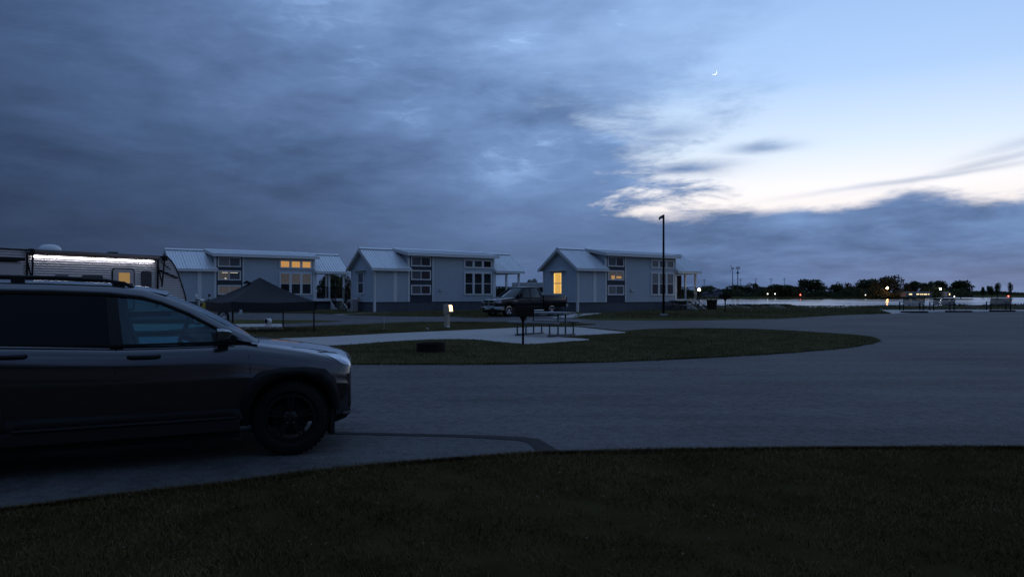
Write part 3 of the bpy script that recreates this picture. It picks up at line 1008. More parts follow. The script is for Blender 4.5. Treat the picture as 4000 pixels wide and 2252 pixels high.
    p.bb(UE + 0.04, UP, -0.03, 0.055, 0.72, 0.93); p.bb(UP - 0.045, UP + 0.03, 0.06, CW, 0.72, 0.928)
    p.build('deck_fascia', M_TRIM, root)
    p = MB(); p.bb(UE + 0.3, UP - 0.25, 0.3, CW - 0.2, -0.3, 0.72); p.build('deck_skirt', M_SKIRT, root)
    for (u, y) in ((UE + 0.12, 0.07), (11.62, 0.07), (UP - 0.08, 0.07), (UP - 0.08, CW - 0.08), (11.62, CW - 0.08)):
        p = MB(); p.bb(u - 0.07, u + 0.07, y - 0.07, y + 0.07, 0.93, roof_z(y) - 0.16); p.build('porch_post', M_TRIM, root)
    p = MB(); p.bb(UE, UP, -0.03, 0.10, 2.90, 3.02); p.bb(UP - 0.15, UP, 0.1, CW, 2.90, 3.0); p.build('porch_beam', M_FASCIA, root)

    def rail(a, b, za0, za1):
        a, b = Vector(a), Vector(b)
        q = MB()
        q.bar(a + Vector((0, 0, 0.95)), b + Vector((0, 0, 0.95)), 0.05, 0.04)
        q.bar(a + Vector((0, 0, 0.10)), b + Vector((0, 0, 0.10)), 0.04, 0.03)
        n = max(3, int((b - a).length / 0.13))
        for i in range(n + 1):
            c = a.lerp(b, i / n)
            q.bar(c + Vector((0, 0, 0.08)), c + Vector((0, 0, 0.95)), 0.022)
        q.build('railing', M_BLACK, root)
    rail((UE + 0.2, 0.08, 0.93), (11.54, 0.08, 0.93), 0, 0)
    rail((UP - 0.08, 0.16, 0.93), (UP - 0.08, CW - 0.16, 0.93), 0, 0)
    rail((UE + 0.2, CW - 0.08, 0.93), (UP - 0.16, CW - 0.08, 0.93), 0, 0)
    # stairs down towards the road
    st = MB(); st.prism([(-0.04, 0.70), (-0.04, -0.3), (-1.15, -0.3), (-1.15, 0.10)], 'X', 11.70, 11.76)
    st.prism([(-0.04, 0.70), (-0.04, -0.3), (-1.15, -0.3), (-1.15, 0.10)], 'X', 12.68, 12.74)
    st = st.build('stairs', M_TRIM, root)
    for i in range(4):
        q = MB(); q.bb(11.765, 12.675, -0.32 - i * 0.28, -0.05 - i * 0.28, 0.70 - i * 0.18, 0.74 - i * 0.18)
        q.build('step', M_PLANK, st)
    rail((11.68, -0.05, 0.90), (11.68, -1.15, 0.06), 0, 0)
    rail((12.76, -0.05, 0.90), (12.76, -1.15, 0.06), 0, 0)
    # meter box
    p = MB(); p.bb(5.28, 5.50, -0.11, -0.02, 1.50, 1.72); p.build('meter_box', M_WHITE, root, bevel=0.01)
    return root


D, S_, K_, L_, LD = M_PANE, M_SHADE, M_PANE_MID, M_LIT, M_LIT_DIM
c1 = cabin((-24.0, 52.0, gz(52.0)), 'leftmost grey cabin with three amber-lit clerestory panes, behind the black canopy',
      dict(s1=[S_, K_], s2=[LD, K_], s3=[LD, LD], t=[L_, L_, L_], b=[LD, LD, LD, D, D, D], g=[D, D]))
c2 = cabin((-9.63, 51.0, gz(51.0)), 'middle grey cabin with all its windows dark, behind the black pickup',
      dict(s1=[K_, D], s2=[K_, D], s3=[K_, D], t=[D, D, D], b=[D, D, D, D, D, D], g=[K_, D]))
c3 = cabin((4.55, 50.7, gz(50.0) - 0.02), 'rightmost grey cabin with a glowing yellow gable window, beside the lamp pole',
      dict(s1=[K_, D], s2=[M_LIT_DIM, LD], s3=[S_, K_], t=[S_, K_, S_], b=[S_, S_, S_, D, D, D], g=[M_LIT_HOT, M_LIT_HOT]))


def local(root, p):
    return Matrix.Translation(root.location) @ Matrix.Rotation(root.rotation_euler[2], 4, 'Z') @ Vector(p)


# blinds and small glints in the lit windows
bl = MB()
for i in range(26):
    z = 1.40 + i * 0.054
    bl.box((-0.045, 2.02, z), (0.006, 0.60, 0.040), ry=0.35)
bl.build('window_blind', M_BLIND, c3)
q = MB(); q.bb(-0.052, -0.042, 2.33, 2.40, 1.40, 2.78); q.build('blind_gap', M_LIT_HOT, c3)
q = MB(); q.bb(3.28, 3.62, -0.044, -0.038, 2.40, 2.66); q.bb(3.80, 4.30, -0.044, -0.038, 2.46, 2.62); q.build('lit_interior', mat('amber_interior', (0.2, 0.12, 0.05), 0.4, var=0.3, vscale=6, emit=(1.0, 0.55, 0.18), estr=0.34), c3)
q = MB(); q.bb(3.2, 3.62, -0.043, -0.038, 2.86, 2.89); q.bb(3.80, 4.35, -0.043, -0.038, 2.86, 2.89); q.bb(3.40, 3.52, -0.043, -0.038, 2.42, 2.48)
q.build('ceiling_light_glint', mat('glint', (1, 1, 1), 0.5, emit=(1, 0.86, 0.6), estr=0.7), c1)
# privacy screen and string lights on the right porch
q = MB(); q.bb(10.45, 12.86, CW - 0.18, CW - 0.16, 0.93, 2.90); q.build('privacy_screen', M_SCREEN, c3)
q = MB(); q.bb(12.78, 12.80, 1.4, CW - 0.18, 0.93, 2.85); q.build('privacy_screen', M_SCREEN, c3)
for i in range(10):
    q = MB(); q.ball((10.62, 1.2, 1.65 + i * 0.125), 0.028, 6, 4)
    q.build('string_light_bulb', mat('string_bulb', (1, .8, .6), 0.5, emit=(1.0, 0.70, 0.50), estr=0.38), c3)
# planters on the decks
for rt, lab in ((c1, 'dark shrub in a planter on the leftmost cabin porch'), (c3, 'dark green planter box on the rightmost cabin porch')):
    pl = empty('porch_planter', local(rt, (11.0, 0.55, 0.92)), TH)
    tag(pl, lab, 'planter')
    q = MB(); q.prism([(-0.38, 0.0), (0.38, 0.0), (0.42, 0.26), (-0.42, 0.26)], 'Y', -0.17, 0.17); q.build('box', M_ACCENT, pl)
    n = 420
    a_ = RNG.normal(0, 1, (n, 3)) * np.array([0.22, 0.10, 0.09]) + np.array([0, 0, 0.32])
    o = blades('foliage', a_, 0.05, 0.16, 0.018, M_LEAF, 0.9); o.parent = pl

# heat pump units at the gable ends
for rt, lab in ((c2, 'tan heat pump unit standing against the middle cabin gable'),):
    hp = empty('heat_pump', local(rt, (-0.55, 2.35, 0.0)), TH)
    tag(hp, lab, 'heat pump')
    q = MB(); q.bb(-0.20, 0.22, -0.45, 0.45, 0.02, 0.90); q.build('casing', mat('hp_case', (0.36, 0.32, 0.31), 0.6, var=0.08, vscale=5), hp, bevel=0.02)
    q = MB(); q.lathe([(0.26, -0.215), (0.26, -0.205), (0.05, -0.205), (0.05, -0.215), (0.26, -0.215)], 24, (0, 0.12, 0.48), 'X')
    q.bb(-0.212, -0.206, 0.10, 0.14, 0.24, 0.72); q.bb(-0.212, -0.206, -0.14, 0.38, 0.46, 0.50)
    q.build('fan_grille', M_BLACK, hp)
    q = MB(); q.lathe([(0.25, -0.2025), (0.25, -0.2005)], 24, (0, 0.12, 0.48), 'X'); q.build('fan_recess', M_ACCENT, hp)
    q = MB(); q.bb(0.235, 0.42, -0.42, -0.30, 0.75, 1.05); q.build('disconnect_box', M_TANBOX, hp)

# ------------------------------------------------------------------ vehicles
def wheel(parent, c, r, w, rimr, side, m_rim, style, steer=0.0, lugs=True):
    """side: -1 if the outer face looks towards -Y of the vehicle"""
    we = bpy.data.objects.new('wheel', None)
    me_ty = MB()
    hw = w / 2
    prof = [(rimr, -hw * .8), (rimr + 0.02, -hw), (r - 0.05, -hw), (r - 0.015, -hw * .85), (r, -hw * .5), (r, hw * .5), (r - 0.015, hw * .85), (r - 0.05, hw), (rimr + 0.02, hw), (rimr, hw * .8), (rimr, -hw * .8)]
    me_ty.lathe(prof, 48, (0, 0, 0), 'Y')
    for i in range(44):
        a = 2 * math.pi * i / 44
        for s in (-1, 1):
            q = Vector(((r + 0.001) * math.cos(a), s * hw * .45, (r + 0.001) * math.sin(a)))
            me_ty.box(q, (0.03, hw * .8, 0.012), ry=-a + math.pi / 2)
    ty = me_ty.build('wheel', M_TYRE, parent, auto=True)
    ty.location = c
    ty.rotation_euler = (0, 0, steer)
    rm = MB()
    f = side * hw * 0.62
    rm.lathe([(rimr - 0.002, side * hw * .78), (rimr - 0.03, side * hw * .80), (rimr - 0.035, side * hw * .3), (rimr - 0.002, side * hw * .3), (rimr - 0.002, side * hw * .78)], 40, (0, 0, 0), 'Y')
    rm.lathe([(0.07, f * 0.5), (0.07, f), (0.045, f + side * 0.012), (0.0001, f + side * 0.012)], 20, (0, 0, 0), 'Y')
    n = 5
    for i in range(n):
        a = 2 * math.pi * i / n + math.pi / 2
        offs = (-0.13, 0.13) if style == 'double' else (0.0,)
        for da in offs:
            b0, b1 = a + da * 1.2, a + da * 0.9
            p0 = Vector((0.055 * math.cos(b0), f * .9, 0.055 * math.sin(b0)))
            p1 = Vector(((rimr - 0.02) * math.cos(b1), side * hw * .62, (rimr - 0.02) * math.sin(b1)))
            rm.bar(p0, p1, 0.026 if style == 'double' else 0.085, 0.03, up=(0, 1, 0))
    rim = rm.build('rim', m_rim, ty, auto=True)
    rim.parent = ty
    if lugs:
        lg = MB()
        for i in range(5):
            a = 2 * math.pi * i / 5 + 0.31
            lg.lathe([(0.011, f), (0.011, f + side * 0.02), (0.006, f + side * 0.026)], 8, (0.052 * math.cos(a), 0, 0.052 * math.sin(a)), 'Y')
        lg.build('lug_nuts', M_CHROME, ty)
    dk = MB(); dk.lathe([(rimr * .72, -side * 0.01), (rimr * .72, side * 0.01)], 24, (0, 0, 0), 'Y')
    dk.build('brake_disc', M_SILVER if style != 'double' else M_PLASTIC, ty)
    return ty


def eval_mesh(o, name):
    dg = bpy.context.evaluated_depsgraph_get()
    return bpy.data.meshes.new_from_object(o.evaluated_get(dg))


def split_mesh(me, classify, parent, mats_by_slot):
    """split polygons of a mesh into named part objects"""
    groups = {}
    vs = [v.co.copy() for v in me.vertices]
    for p in me.polygons:
        groups.setdefault(classify(p.center, p.normal, p.material_index), []).append(p)
    objs = {}
    for name, polys in groups.items():
        remap, nv, nf, mi = {}, [], [], []
        for p in polys:
            f = []
            for i in p.vertices:
                if i not in remap:
                    remap[i] = len(nv); nv.append(vs[i])
                f.append(remap[i])
            nf.append(f); mi.append(p.material_index)
        m2 = bpy.data.meshes.new(name)
        m2.from_pydata(nv, [], nf)
        for mm in mats_by_slot: m2.materials.append(mm)
        m2.polygons.foreach_set('material_index', mi)
        smooth_auto(m2, 40)
        o = bpy.data.objects.new(name.split('#')[0], m2); COL.objects.link(o); o.parent = parent
        objs[name] = o
    return objs


def ring_body(stations, half, bend):
    """stations: (x, inset, zb, ztop, zc); returns closed rings (near side y small)"""
    FR = [(0.14, 0.0), (0.05, 0.12), (0.012, 0.33), (-0.003, 0.56), (-0.010, 0.61), (-0.001, 0.65), (0.000, 0.745), (0.005, 0.785), (0.032, 0.955), (0.085, 1.0)]
    rings = []
    for (x, e, zb, zt, zc) in stations:
        pts = [(half, zb)] + [(e + a, zb + f * (zt - zb)) for a, f in FR] + [(half * 0.55, zt + (zc - zt) * .7)]
        near = [(y, z) for y, z in pts] + [(half, zc)]
        far = [(2 * half - y, z) for y, z in reversed(pts[1:])]
        ring = []
        for y, z in near + far:
            qn = min(y, 2 * half - y)
            ring.append(Vector((x - bend(x) * (half - qn), y, z)))
        rings.append(ring)
    return rings


# ---- SUV in the foreground ----------------------------------------------------
PHI = 25.0
Y0 = 6.81
X0 = (1143 - 2000) / FPX * Y0
suv = empty('parked_suv', (X0, Y0, SLOPE * Y0 + 0.016), R(PHI))
tag(suv, 'dark grey sport utility vehicle with black wheels parked on the near driveway', 'car')
HALF = 0.93


def sbend(x):
    t = min(max((x - 0.02) / 0.53, 0), 1)
    return 0.235 * t * t * (3 - 2 * t)


st = [(-3.66, 0.30, 0.52, 1.00, 1.02), (-3.62, 0.16, 0.44, 1.09, 1.11), (-3.48, 0.07, 0.36, 1.13, 1.13), (-3.10, 0.02, 0.30, 1.135, 1.0), (-2.72, 0.0, 0.27, 1.13, 0.98),
      (-2.42, 0.0, 0.25, 1.12, 0.98), (-1.95, 0.0, 0.25, 1.10, 0.97), (-1.47, 0.0, 0.25, 1.075, 0.97), (-1.44, 0.0, 0.25, 1.073, 0.97), (-0.95, 0.0, 0.25, 1.07, 0.97),
      (-0.55, 0.0, 0.25, 1.075, 0.99), (-0.41, 0.0, 0.25, 1.075, 1.07), (-0.38, 0.0, 0.25, 1.07, 1.075), (-0.10, 0.0, 0.25, 1.020, 1.050), (0.20, 0.0, 0.25, 0.978, 1.010), (0.42, 0.005, 0.25, 0.948, 0.978),
      (0.57, 0.010, 0.25, 0.925, 0.950), (0.69, 0.025, 0.27, 0.895, 0.912), (0.755, 0.055, 0.30, 0.860, 0.862), (0.780, 0.10, 0.35, 0.78, 0.78)]
mb = MB(); mb.loft(ring_body(st, HALF, sbend))
tmp = bpy.data.objects.new('tmp_body', mb.mesh('tmp_body', M_PAINT, True)); COL.objects.link(tmp)
tmp.data.materials.append(M_PLASTIC)
md = tmp.modifiers.new('s', 'SUBSURF'); md.levels = 2; md.render_levels = 2
cutters = []
for xw in (0.0, -2.70):
    for s in (0, 1):
        cb = MB(); cb.lathe([(0.415, -0.2), (0.415, 0.30)], 40, (xw, 0 if s == 0 else 2 * HALF - 0.1, 0.375), 'Y')
        # squarer lower opening
        co = bpy.data.objects.new('tmp_cut', cb.mesh('tmp_cut', M_PLASTIC)); COL.objects.link(co)
        bo = tmp.modifiers.new('b', 'BOOLEAN'); bo.object = co; bo.operation = 'DIFFERENCE'; bo.solver = 'EXACT'
        bo.material_mode = 'TRANSFER'
        cutters.append(co)
bpy.context.view_layer.update()
bme = eval_mesh(tmp, 'suv_body')
bvh = BVHTree.FromPolygons([v.co.copy() for v in bme.vertices], [tuple(p.vertices) for p in bme.polygons])


def suv_cls(c, n, mi):
    if bme.materials[mi] == M_PLASTIC if mi < len(bme.materials) else False:
        return 'wheel_well#%d%d' % (c.x > -1.3, c.y > HALF)
    side = 'n' if c.y < HALF else 'f'
    q = min(c.y, 2 * HALF - c.y)
    if c.z < 0.36:
        return 'rocker_cladding'
    if -1.455 < c.x < -0.40 and q < 0.09 and c.z > 0.40:
        return 'front_door#' + side
    if -2.42 < c.x < -1.455 and q < 0.09 and c.z > 0.40 and not ((c.x + 2.7) ** 2 + (c.z - .375) ** 2 < 0.46 ** 2):
        return 'rear_door#' + side
    if c.x > -0.38 and q > 0.10 and n.z > 0.55:
        return 'hood'
    if c.x + sbend(c.x) * 0.5 > 0.50 and c.z < 0.80:
        return 'front_bumper'
    return 'body'


objs = split_mesh(bme, suv_cls, suv, list(bme.materials) or [M_PAINT, M_PLASTIC])
for k_, o in objs.items():
    if k_.startswith('rocker'):
        o.data.materials.clear(); o.data.materials.append(M_PLASTIC); o.data.materials.append(M_PLASTIC)
for co in cutters + [tmp]:
    bpy.data.objects.remove(co)


def on_body(x, z, side_dir=(0, 1, 0), y0=-1.0, off=0.004):
    d = Vector(side_dir).normalized()
    hit, nrm, _, _ = bvh.ray_cast(Vector((x, y0, z)), d)
    if hit is None:
        return Vector((x, 0.05, z))
    return hit - d * off


def flip(p):
    return Vector((p[0], 2 * HALF - p[1], p[2]))


def both(mb):
    """copy of the geometry mirrored to the far side"""
    o = MB(); o.add([flip(p) for p in mb.v], mb.f)
    return o


# seams
def seam(pts, r=0.004):
    q = MB(); q.tube([on_body(x, z, off=-0.001) for x, z in pts], r, 5)
    q.build('door_seam', M_PLASTIC, suv)
    both(q).build('door_seam', M_PLASTIC, suv)


seam([(-0.40, 1.07), (-0.385, 0.95), (-0.375, 0.84), (-0.375, 0.70), (-0.39, 0.55), (-0.41, 0.42)])
seam([(-1.455, 1.07), (-1.455, 0.85), (-1.455, 0.6), (-1.44, 0.42)])
seam([(-0.41, 0.42), (-0.9, 0.41), (-1.44, 0.42)], 0.003)
seam([(0.02, 1.0), (0.25, 0.965), (0.38, 0.94)], 0.004)
seam([(0.33, 0.92), (0.43, 0.80), (0.455, 0.72)], 0.003)

# arch cladding
for xw in (0.0, -2.70):
    path = [(-0.47, 0.30), (-0.46, 0.52), (-0.415, 0.70), (-0.29, 0.80), (-0.10, 0.826), (0.12, 0.826), (0.30, 0.80), (0.40, 0.70), (0.445, 0.54), (0.455, 0.40)]
    inner = [(-0.39, 0.30), (-0.375, 0.49), (-0.315, 0.615), (-0.22, 0.705), (-0.09, 0.752), (0.09, 0.752), (0.22, 0.705), (0.305, 0.625), (0.36, 0.51), (0.38, 0.40)]
    q = MB()
    rows = [[], [], [], []]
    for (ox, oz), (ix, iz) in zip(path, inner):
        po = on_body(xw + ox, oz, off=0.001)
        if po.y > 0.14: po.y = 0.02
        rows[0].append(po + Vector((0, 0.03, 0)))
        rows[1].append(Vector((xw + ox * .99, po.y - 0.022, oz)))
        rows[2].append(Vector((xw + ix, min(po.y, 0.06) - 0.028, iz)))
        rows[3].append(Vector((xw + ix * .98, min(po.y, 0.06) + 0.10, iz * .99)))
    q.grid(rows)
    q.build('wheel_arch_cladding', M_PLASTIC, suv, smooth=True)
    both(q).build('wheel_arch_cladding', M_PLASTIC, suv, smooth=True)
# sill step
q = MB(); q.bb(-2.28, -0.46, -0.012, 0.08, 0.27, 0.375); q.bb(-2.2, -0.5, -0.03, 0.02, 0.385, 0.405)
q.build('sill', M_PLASTIC, suv, bevel=0.012)
# wheels
wheel(suv, (0, 0.125, 0.347), 0.347, 0.235, 0.235, -1, M_RIM, 'double', R(-9))
wheel(suv, (0, 2 * HALF - 0.125, 0.347), 0.347, 0.235, 0.235, 1, M_RIM, 'double', R(-9))
wheel(suv, (-2.70, 0.125, 0.347), 0.347, 0.235, 0.235, -1, M_RIM, 'double')
wheel(suv, (-2.70, 2 * HALF - 0.125, 0.347), 0.347, 0.235, 0.235, 1, M_RIM, 'double')
q = MB(); q.bb(0.36, 0.40, 0.05, 0.30, 0.16, 0.40); q.build('mud_flap', M_PLASTIC, suv)


def splane(z):
    return 0.050 + 0.40 * (z - 1.08)


def side_panel(name, poly, m, th=0.03, out=0.0, sub=False):
    q = MB()
    n = len(poly)
    vs = [(x, splane(z) - out, z) for x, z in poly] + [(x, splane(z) - out + th, z) for x, z in poly]
    fs = [tuple(range(n)), tuple(range(2 * n - 1, n - 1, -1))] + [(i, i + n, (i + 1) % n + n, (i + 1) % n) for i in range(n)]
    q.add(vs, fs)
    o1 = q.build(name, m, suv)
    both(q).build(name, m, suv)
    return o1


outer = [(-0.29, 1.075), (-0.44, 1.148), (-0.60, 1.226), (-0.85, 1.378), (-1.09, 1.484), (-1.25, 1.538), (-1.52, 1.572), (-1.96, 1.590), (-2.40, 1.598), (-2.90, 1.585), (-3.22, 1.545)]
inner = [(-0.52, 1.085), (-0.56, 1.130), (-0.68, 1.190), (-0.90, 1.315), (-1.12, 1.412), (-1.27, 1.455), (-1.52, 1.483), (-1.96, 1.500), (-2.40, 1.505), (-2.88, 1.490), (-3.15, 1.45)]
for i in range(len(outer) - 1):
    pass
q = MB()
rows = [[], [], [], []]
for (a, b) in zip(outer, inner):
    rows[0].append((a[0], splane(a[1]) + 0.055, a[1] + 0.012))
    rows[1].append((a[0] - 0.01, splane(a[1] - 0.02) - 0.004, a[1] - 0.02))
    rows[2].append((b[0] + 0.01, splane(b[1] + 0.01) - 0.004, b[1] + 0.012))
    rows[3].append((b[0], splane(b[1]) + 0.03, b[1]))
q.grid(rows)
q.grid([rows[3], [(p[0], p[1] + 0.05, p[2] + 0.02) for p in rows[3]], [(p[0], p[1] + 0.02, p[2] - 0.02) for p in rows[0]], rows[0]])
q.build('roof_pillar', M_PAINT, suv, smooth=True)
both(q).build('roof_pillar', M_PAINT, suv, smooth=True)
side_panel('door_pillar', [(-1.42, 1.07), (-1.40, 1.07), (-1.455, 1.475), (-1.54, 1.482), (-1.50, 1.07)], M_PLASTIC, 0.04, 0.004)
side_panel('door_pillar', [(-2.40, 1.10), (-2.47, 1.10), (-2.55, 1.505), (-2.46, 1.505)], M_PLASTIC, 0.04, 0.004)
side_panel('door_pillar', [(-3.10, 1.13), (-3.58, 1.12), (-3.35, 1.48), (-3.20, 1.54), (-3.08, 1.48)], M_PAINT, 0.06, 0.004)
side_panel('mirror_sail', [(-0.52, 1.082), (-0.68, 1.075), (-0.70, 1.165), (-0.57, 1.128)], M_PLASTIC, 0.04, 0.003)
g = side_panel('front_window', [(-0.60, 1.075), (-1.405, 1.072), (-1.455, 1.475), (-1.27, 1.457), (-1.12, 1.414), (-0.90, 1.317), (-0.68, 1.192), (-0.57, 1.132)], M_GLASS, 0.004, -0.006)
side_panel('rear_window', [(-1.50, 1.075), (-2.41, 1.10), (-2.47, 1.505), (-1.96, 1.50), (-1.535, 1.484)], M_TINT, 0.004, -0.006)
side_panel('quarter_window', [(-2.46, 1.105), (-3.12, 1.13), (-3.09, 1.47), (-2.88, 1.49), (-2.54, 1.505)], M_TINT, 0.004, -0.006)
q = MB(); q.bar((-0.50, 0.030, 1.075), (-1.46, 0.030, 1.068), 0.02, 0.018); q.bar((-1.46, 0.030, 1.068), (-3.1, 0.035, 1.125), 0.02, 0.018)
q.build('belt_moulding', M_PLASTIC, suv)
both(q).build('belt_moulding', M_PLASTIC, suv)
# roof skin
rows = []
for (x, z) in [(-1.06, 1.500), (-1.25, 1.545), (-1.52, 1.580), (-1.96, 1.600), (-2.40, 1.608), (-2.90, 1.595), (-3.25, 1.55), (-3.40, 1.48)]:
    e = splane(z) + 0.045
    row = []
    for t in np.linspace(0, 1, 11):
        y = e + (2 * HALF - 2 * e) * t
        bow = 1 - (2 * t - 1) ** 2
        row.append((x + (0.02 * bow if x > -1.3 else 0.0), y, z + 0.032 * bow))
    rows.append(row)
q = MB(); q.grid(rows); q.grid([[(p[0], p[1], p[2] - 0.03) for p in r_] for r_ in rows])
q.build('roof', M_PAINT, suv, smooth=True)
# windscreen and tailgate glass
rows = []
for t in np.linspace(0, 1, 7):
    row = []
    for u in np.linspace(0, 1, 11):
        bow = 1 - (2 * u - 1) ** 2
        x0, x1 = -0.36 + 0.10 * bow, -1.10 + 0.02 * bow
        z0, z1 = 1.075 + 0.005 * bow, 1.487 + 0.03 * bow
        e = 0.09 + (0.245 - 0.09) * t
        row.append((x0 + (x1 - x0) * t + 0.035 * math.sin(math.pi * t), e + (2 * HALF - 2 * e) * u, z0 + (z1 - z0) * t + 0.02 * math.sin(math.pi * t)))
    rows.append(row)
q = MB(); q.grid(rows); q.build('windscreen', M_GLASS, suv, smooth=True)
rows = [[(-3.40 - 0.22 * (1 - t), 0.28 + 1.30 * u - 0.0, 1.47 - 0.36 * (1 - t)) for u in np.linspace(0, 1, 5)] for t in np.linspace(0, 1, 4)]
q = MB(); q.grid(rows); q.build('tailgate_window', M_TINT, suv, smooth=True)
# roof rails
q = MB()
rp = [(-1.33, 1.562), (-1.40, 1.600), (-1.55, 1.628), (-1.9, 1.648), (-2.4, 1.656), (-2.85, 1.642), (-3.05, 1.60)]
q.tube([(x, 0.315, z) for x, z in rp], 0.016, 8)
for x, z in ((-1.45, 1.585), (-2.2, 1.62), (-2.95, 1.60)):
    q.box((x, 0.315, z), (0.10, 0.028, 0.07))
q.build('roof_rail', M_PLASTIC, suv, smooth=False)
both(q).build('roof_rail', M_PLASTIC, suv)
# interior
q = MB()
q.bb(-0.80, -0.42, 0.16, 1.70, 0.95, 1.085); q.prism([(-0.42, 1.085), (-0.80, 1.085), (-0.84, 1.13), (-0.75, 1.14), (-0.50, 1.11)], 'Y', 0.95, 1.60)
q.prism([(-0.42, 1.085), (-0.80, 1.085), (-0.84, 1.11), (-0.70, 1.115)], 'Y', 0.18, 0.95)
q.build('dashboard', M_INTER, suv, bevel=0.02)
q = MB()
for k_ in range(24):
    a0, a1 = 2 * math.pi * k_ / 24, 2 * math.pi * (k_ + 1) / 24
    f_ = lambda a: Vector((-0.93 + 0.07 * math.sin(a), 1.33 + 0.185 * math.cos(a), 1.07 + 0.17 * math.sin(a)))
    q.bar(f_(a0), f_(a1), 0.026)
q.bar((-0.93, 1.15, 1.07), (-0.93, 1.51, 1.07), 0.05, 0.03); q.bar((-0.93, 1.33, 1.07), (-0.78, 1.33, 1.02), 0.06)
q.build('steering_wheel', M_INTER, suv)
for yc in (0.50, 1.36):
    q = MB()
    q.loft([[Vector((x, yc + sx_ * w, z)) for x, sx_ in ((-1.48 - d, -1), (-1.48 - d, 1), (-1.36 - d, .8), (-1.36 - d, -.8))] for (z, w, d) in ((0.95, 0.24, -0.06), (1.15, 0.25, 0.02), (1.27, 0.21, 0.06), (1.30, 0.15, 0.07))])
    s_o = q.build('seat', M_SEAT, suv, bevel=0.02)
    q = MB(); q.box((-1.49, yc, 1.385), (0.10, 0.26, 0.17)); q.bar((-1.48, yc - .06, 1.29), (-1.48, yc - .06, 1.33), 0.015); q.bar((-1.48, yc + .06, 1.29), (-1.48, yc + .06, 1.33), 0.015)
    q.build('headrest', M_SEAT, s_o, bevel=0.03)
q = MB(); q.bb(-2.52, -2.38, 0.2, 1.66, 0.95, 1.28); q.build('rear_seat', M_SEAT, suv, bevel=0.03)
# mirrors
q = MB()
q.loft([[Vector((x, -0.07 - 0.09 + sy * w, z0 + sz * h)) for sy, sz in ((-1, -.7), (-.6, -1), (.7, -1), (1, -.6), (1, .7), (.6, 1), (-.6, 1), (-1, .6))] for (x, w, h, z0) in ((-0.545, 0.035, 0.018, 1.160), (-0.565, 0.06, 0.035, 1.158), (-0.62, 0.082, 0.048, 1.156), (-0.665, 0.086, 0.050, 1.155))])
m1 = q.build('wing_mirror', M_PAINT, suv, auto=True)
q2 = MB(); q2.bar((-0.60, -0.06, 1.10), (-0.60, 0.06, 1.09), 0.09, 0.035); q2.build('mirror_arm', M_PLASTIC, m1)
q3 = MB(); q3.bb(-0.672, -0.6655, -0.235, -0.085, 1.115, 1.195); q3.build('mirror_glass', M_PANE, m1)
both(q).build('wing_mirror', M_PAINT, suv, auto=True)
# handles
for x, z in ((-1.24, 0.966), (-2.22, 1.0)):
    q = MB(); q.tube([on_body(x + d, z, off=o_) for d, o_ in ((-0.12, 0.0), (-0.10, 0.028), (0, 0.034), (0.10, 0.028), (0.12, 0.0))], 0.017, 8)
    q.build('door_handle', M_PLASTIC, suv, smooth=True)
    both(q).build('door_handle', M_PLASTIC, suv, smooth=True)


def patch(pts_grid, dirv, y0, off):
    rows = []
    for r_ in pts_grid:
        row = []
        for (x, z) in r_:
            d = Vector(dirv).normalized()
            o_ = Vector((x, 0.1, z)) - d * 1.2
            hit, nrm, _, _ = bvh.ray_cast(o_, d)
            row.append((hit - d * off) if hit else Vector((x, 0.12, z)))
        rows.append(row)
    return rows


def lerp2(a, b, t): return (a[0] + (b[0] - a[0]) * t, a[1] + (b[1] - a[1]) * t)


def quadgrid(tl, tr, bl_, br, n=9, m=6):
    return [[lerp2(lerp2(tl, tr, i / (n - 1)), lerp2(bl_, br, i / (n - 1)), j / (m - 1)) for i in range(n)] for j in range(m)]


def lampset(name, m, tl, tr, bl_, br, off, parent=suv, d=(-0.55, 0.83, 0.0)):
    q = MB(); rows = patch(quadgrid(tl, tr, bl_, br), d, 0, off)
    q.grid(rows); q.grid([[p + Vector(d).normalized() * (off + 0.02) for p in r_] for r_ in rows])
    o_ = q.build(name, m, parent, smooth=True)
    both(q).build(name, m, parent, smooth=True)
    return o_


hl = lampset('headlight', M_LAMPGL, (0.315, 0.945), (0.62, 0.915), (0.435, 0.835), (0.60, 0.800), 0.006)
lampset('headlight_trim', M_PLASTIC, (0.30, 0.957), (0.63, 0.928), (0.315, 0.945), (0.62, 0.915), 0.008)
lampset('fog_light', M_CHROME, (0.575, 0.60), (0.60, 0.60), (0.575, 0.565), (0.60, 0.565), 0.010)
lampset('bumper_trim', M_CHROME, (0.575, 0.53), (0.60, 0.53), (0.55, 0.40), (0.575, 0.40), 0.008)
lampset('skid_plate', M_SILVER, (0.46, 0.375), (0.66, 0.375), (0.48, 0.345), (0.64, 0.345), 0.010)
lampset('bumper_intake', M_PLASTIC, (0.47, 0.74), (0.66, 0.76), (0.52, 0.42), (0.66, 0.42), 0.003)
q = MB(); q.prism([(0.28, 0.31), (0.55, 0.345), (0.545, 0.30), (0.36, 0.235), (0.25, 0.235)], 'Y', 0.16, 2 * HALF - 0.16)
q.build('front_valance', M_PLASTIC, suv, bevel=0.01)
q = MB(); q.bb(-3.4, -0.45, 0.12, 1.74, 0.19, 0.28); q.build('underbody', M_PLASTIC, suv)
q = MB(); q.bb(-0.31, -0.27, 0.25, 1.6, 1.055, 1.08); q.bar((-0.30, 0.35, 1.09), (-0.42, 0.95, 1.13), 0.02); q.build('wiper', M_PLASTIC, suv)

# ---- black pickup between the cabins ------------------------------------------------
tp = Vector((-0.69, 43.2, SLOPE * 43.2 + 0.012))
truck = empty('pickup_truck', tp, TH + math.pi)
truck.scale = (0.92, 0.92, 0.92)
tag(truck, 'black four-door pickup with chrome grille and wheels parked between two cabins', 'truck')
TW = 0.96


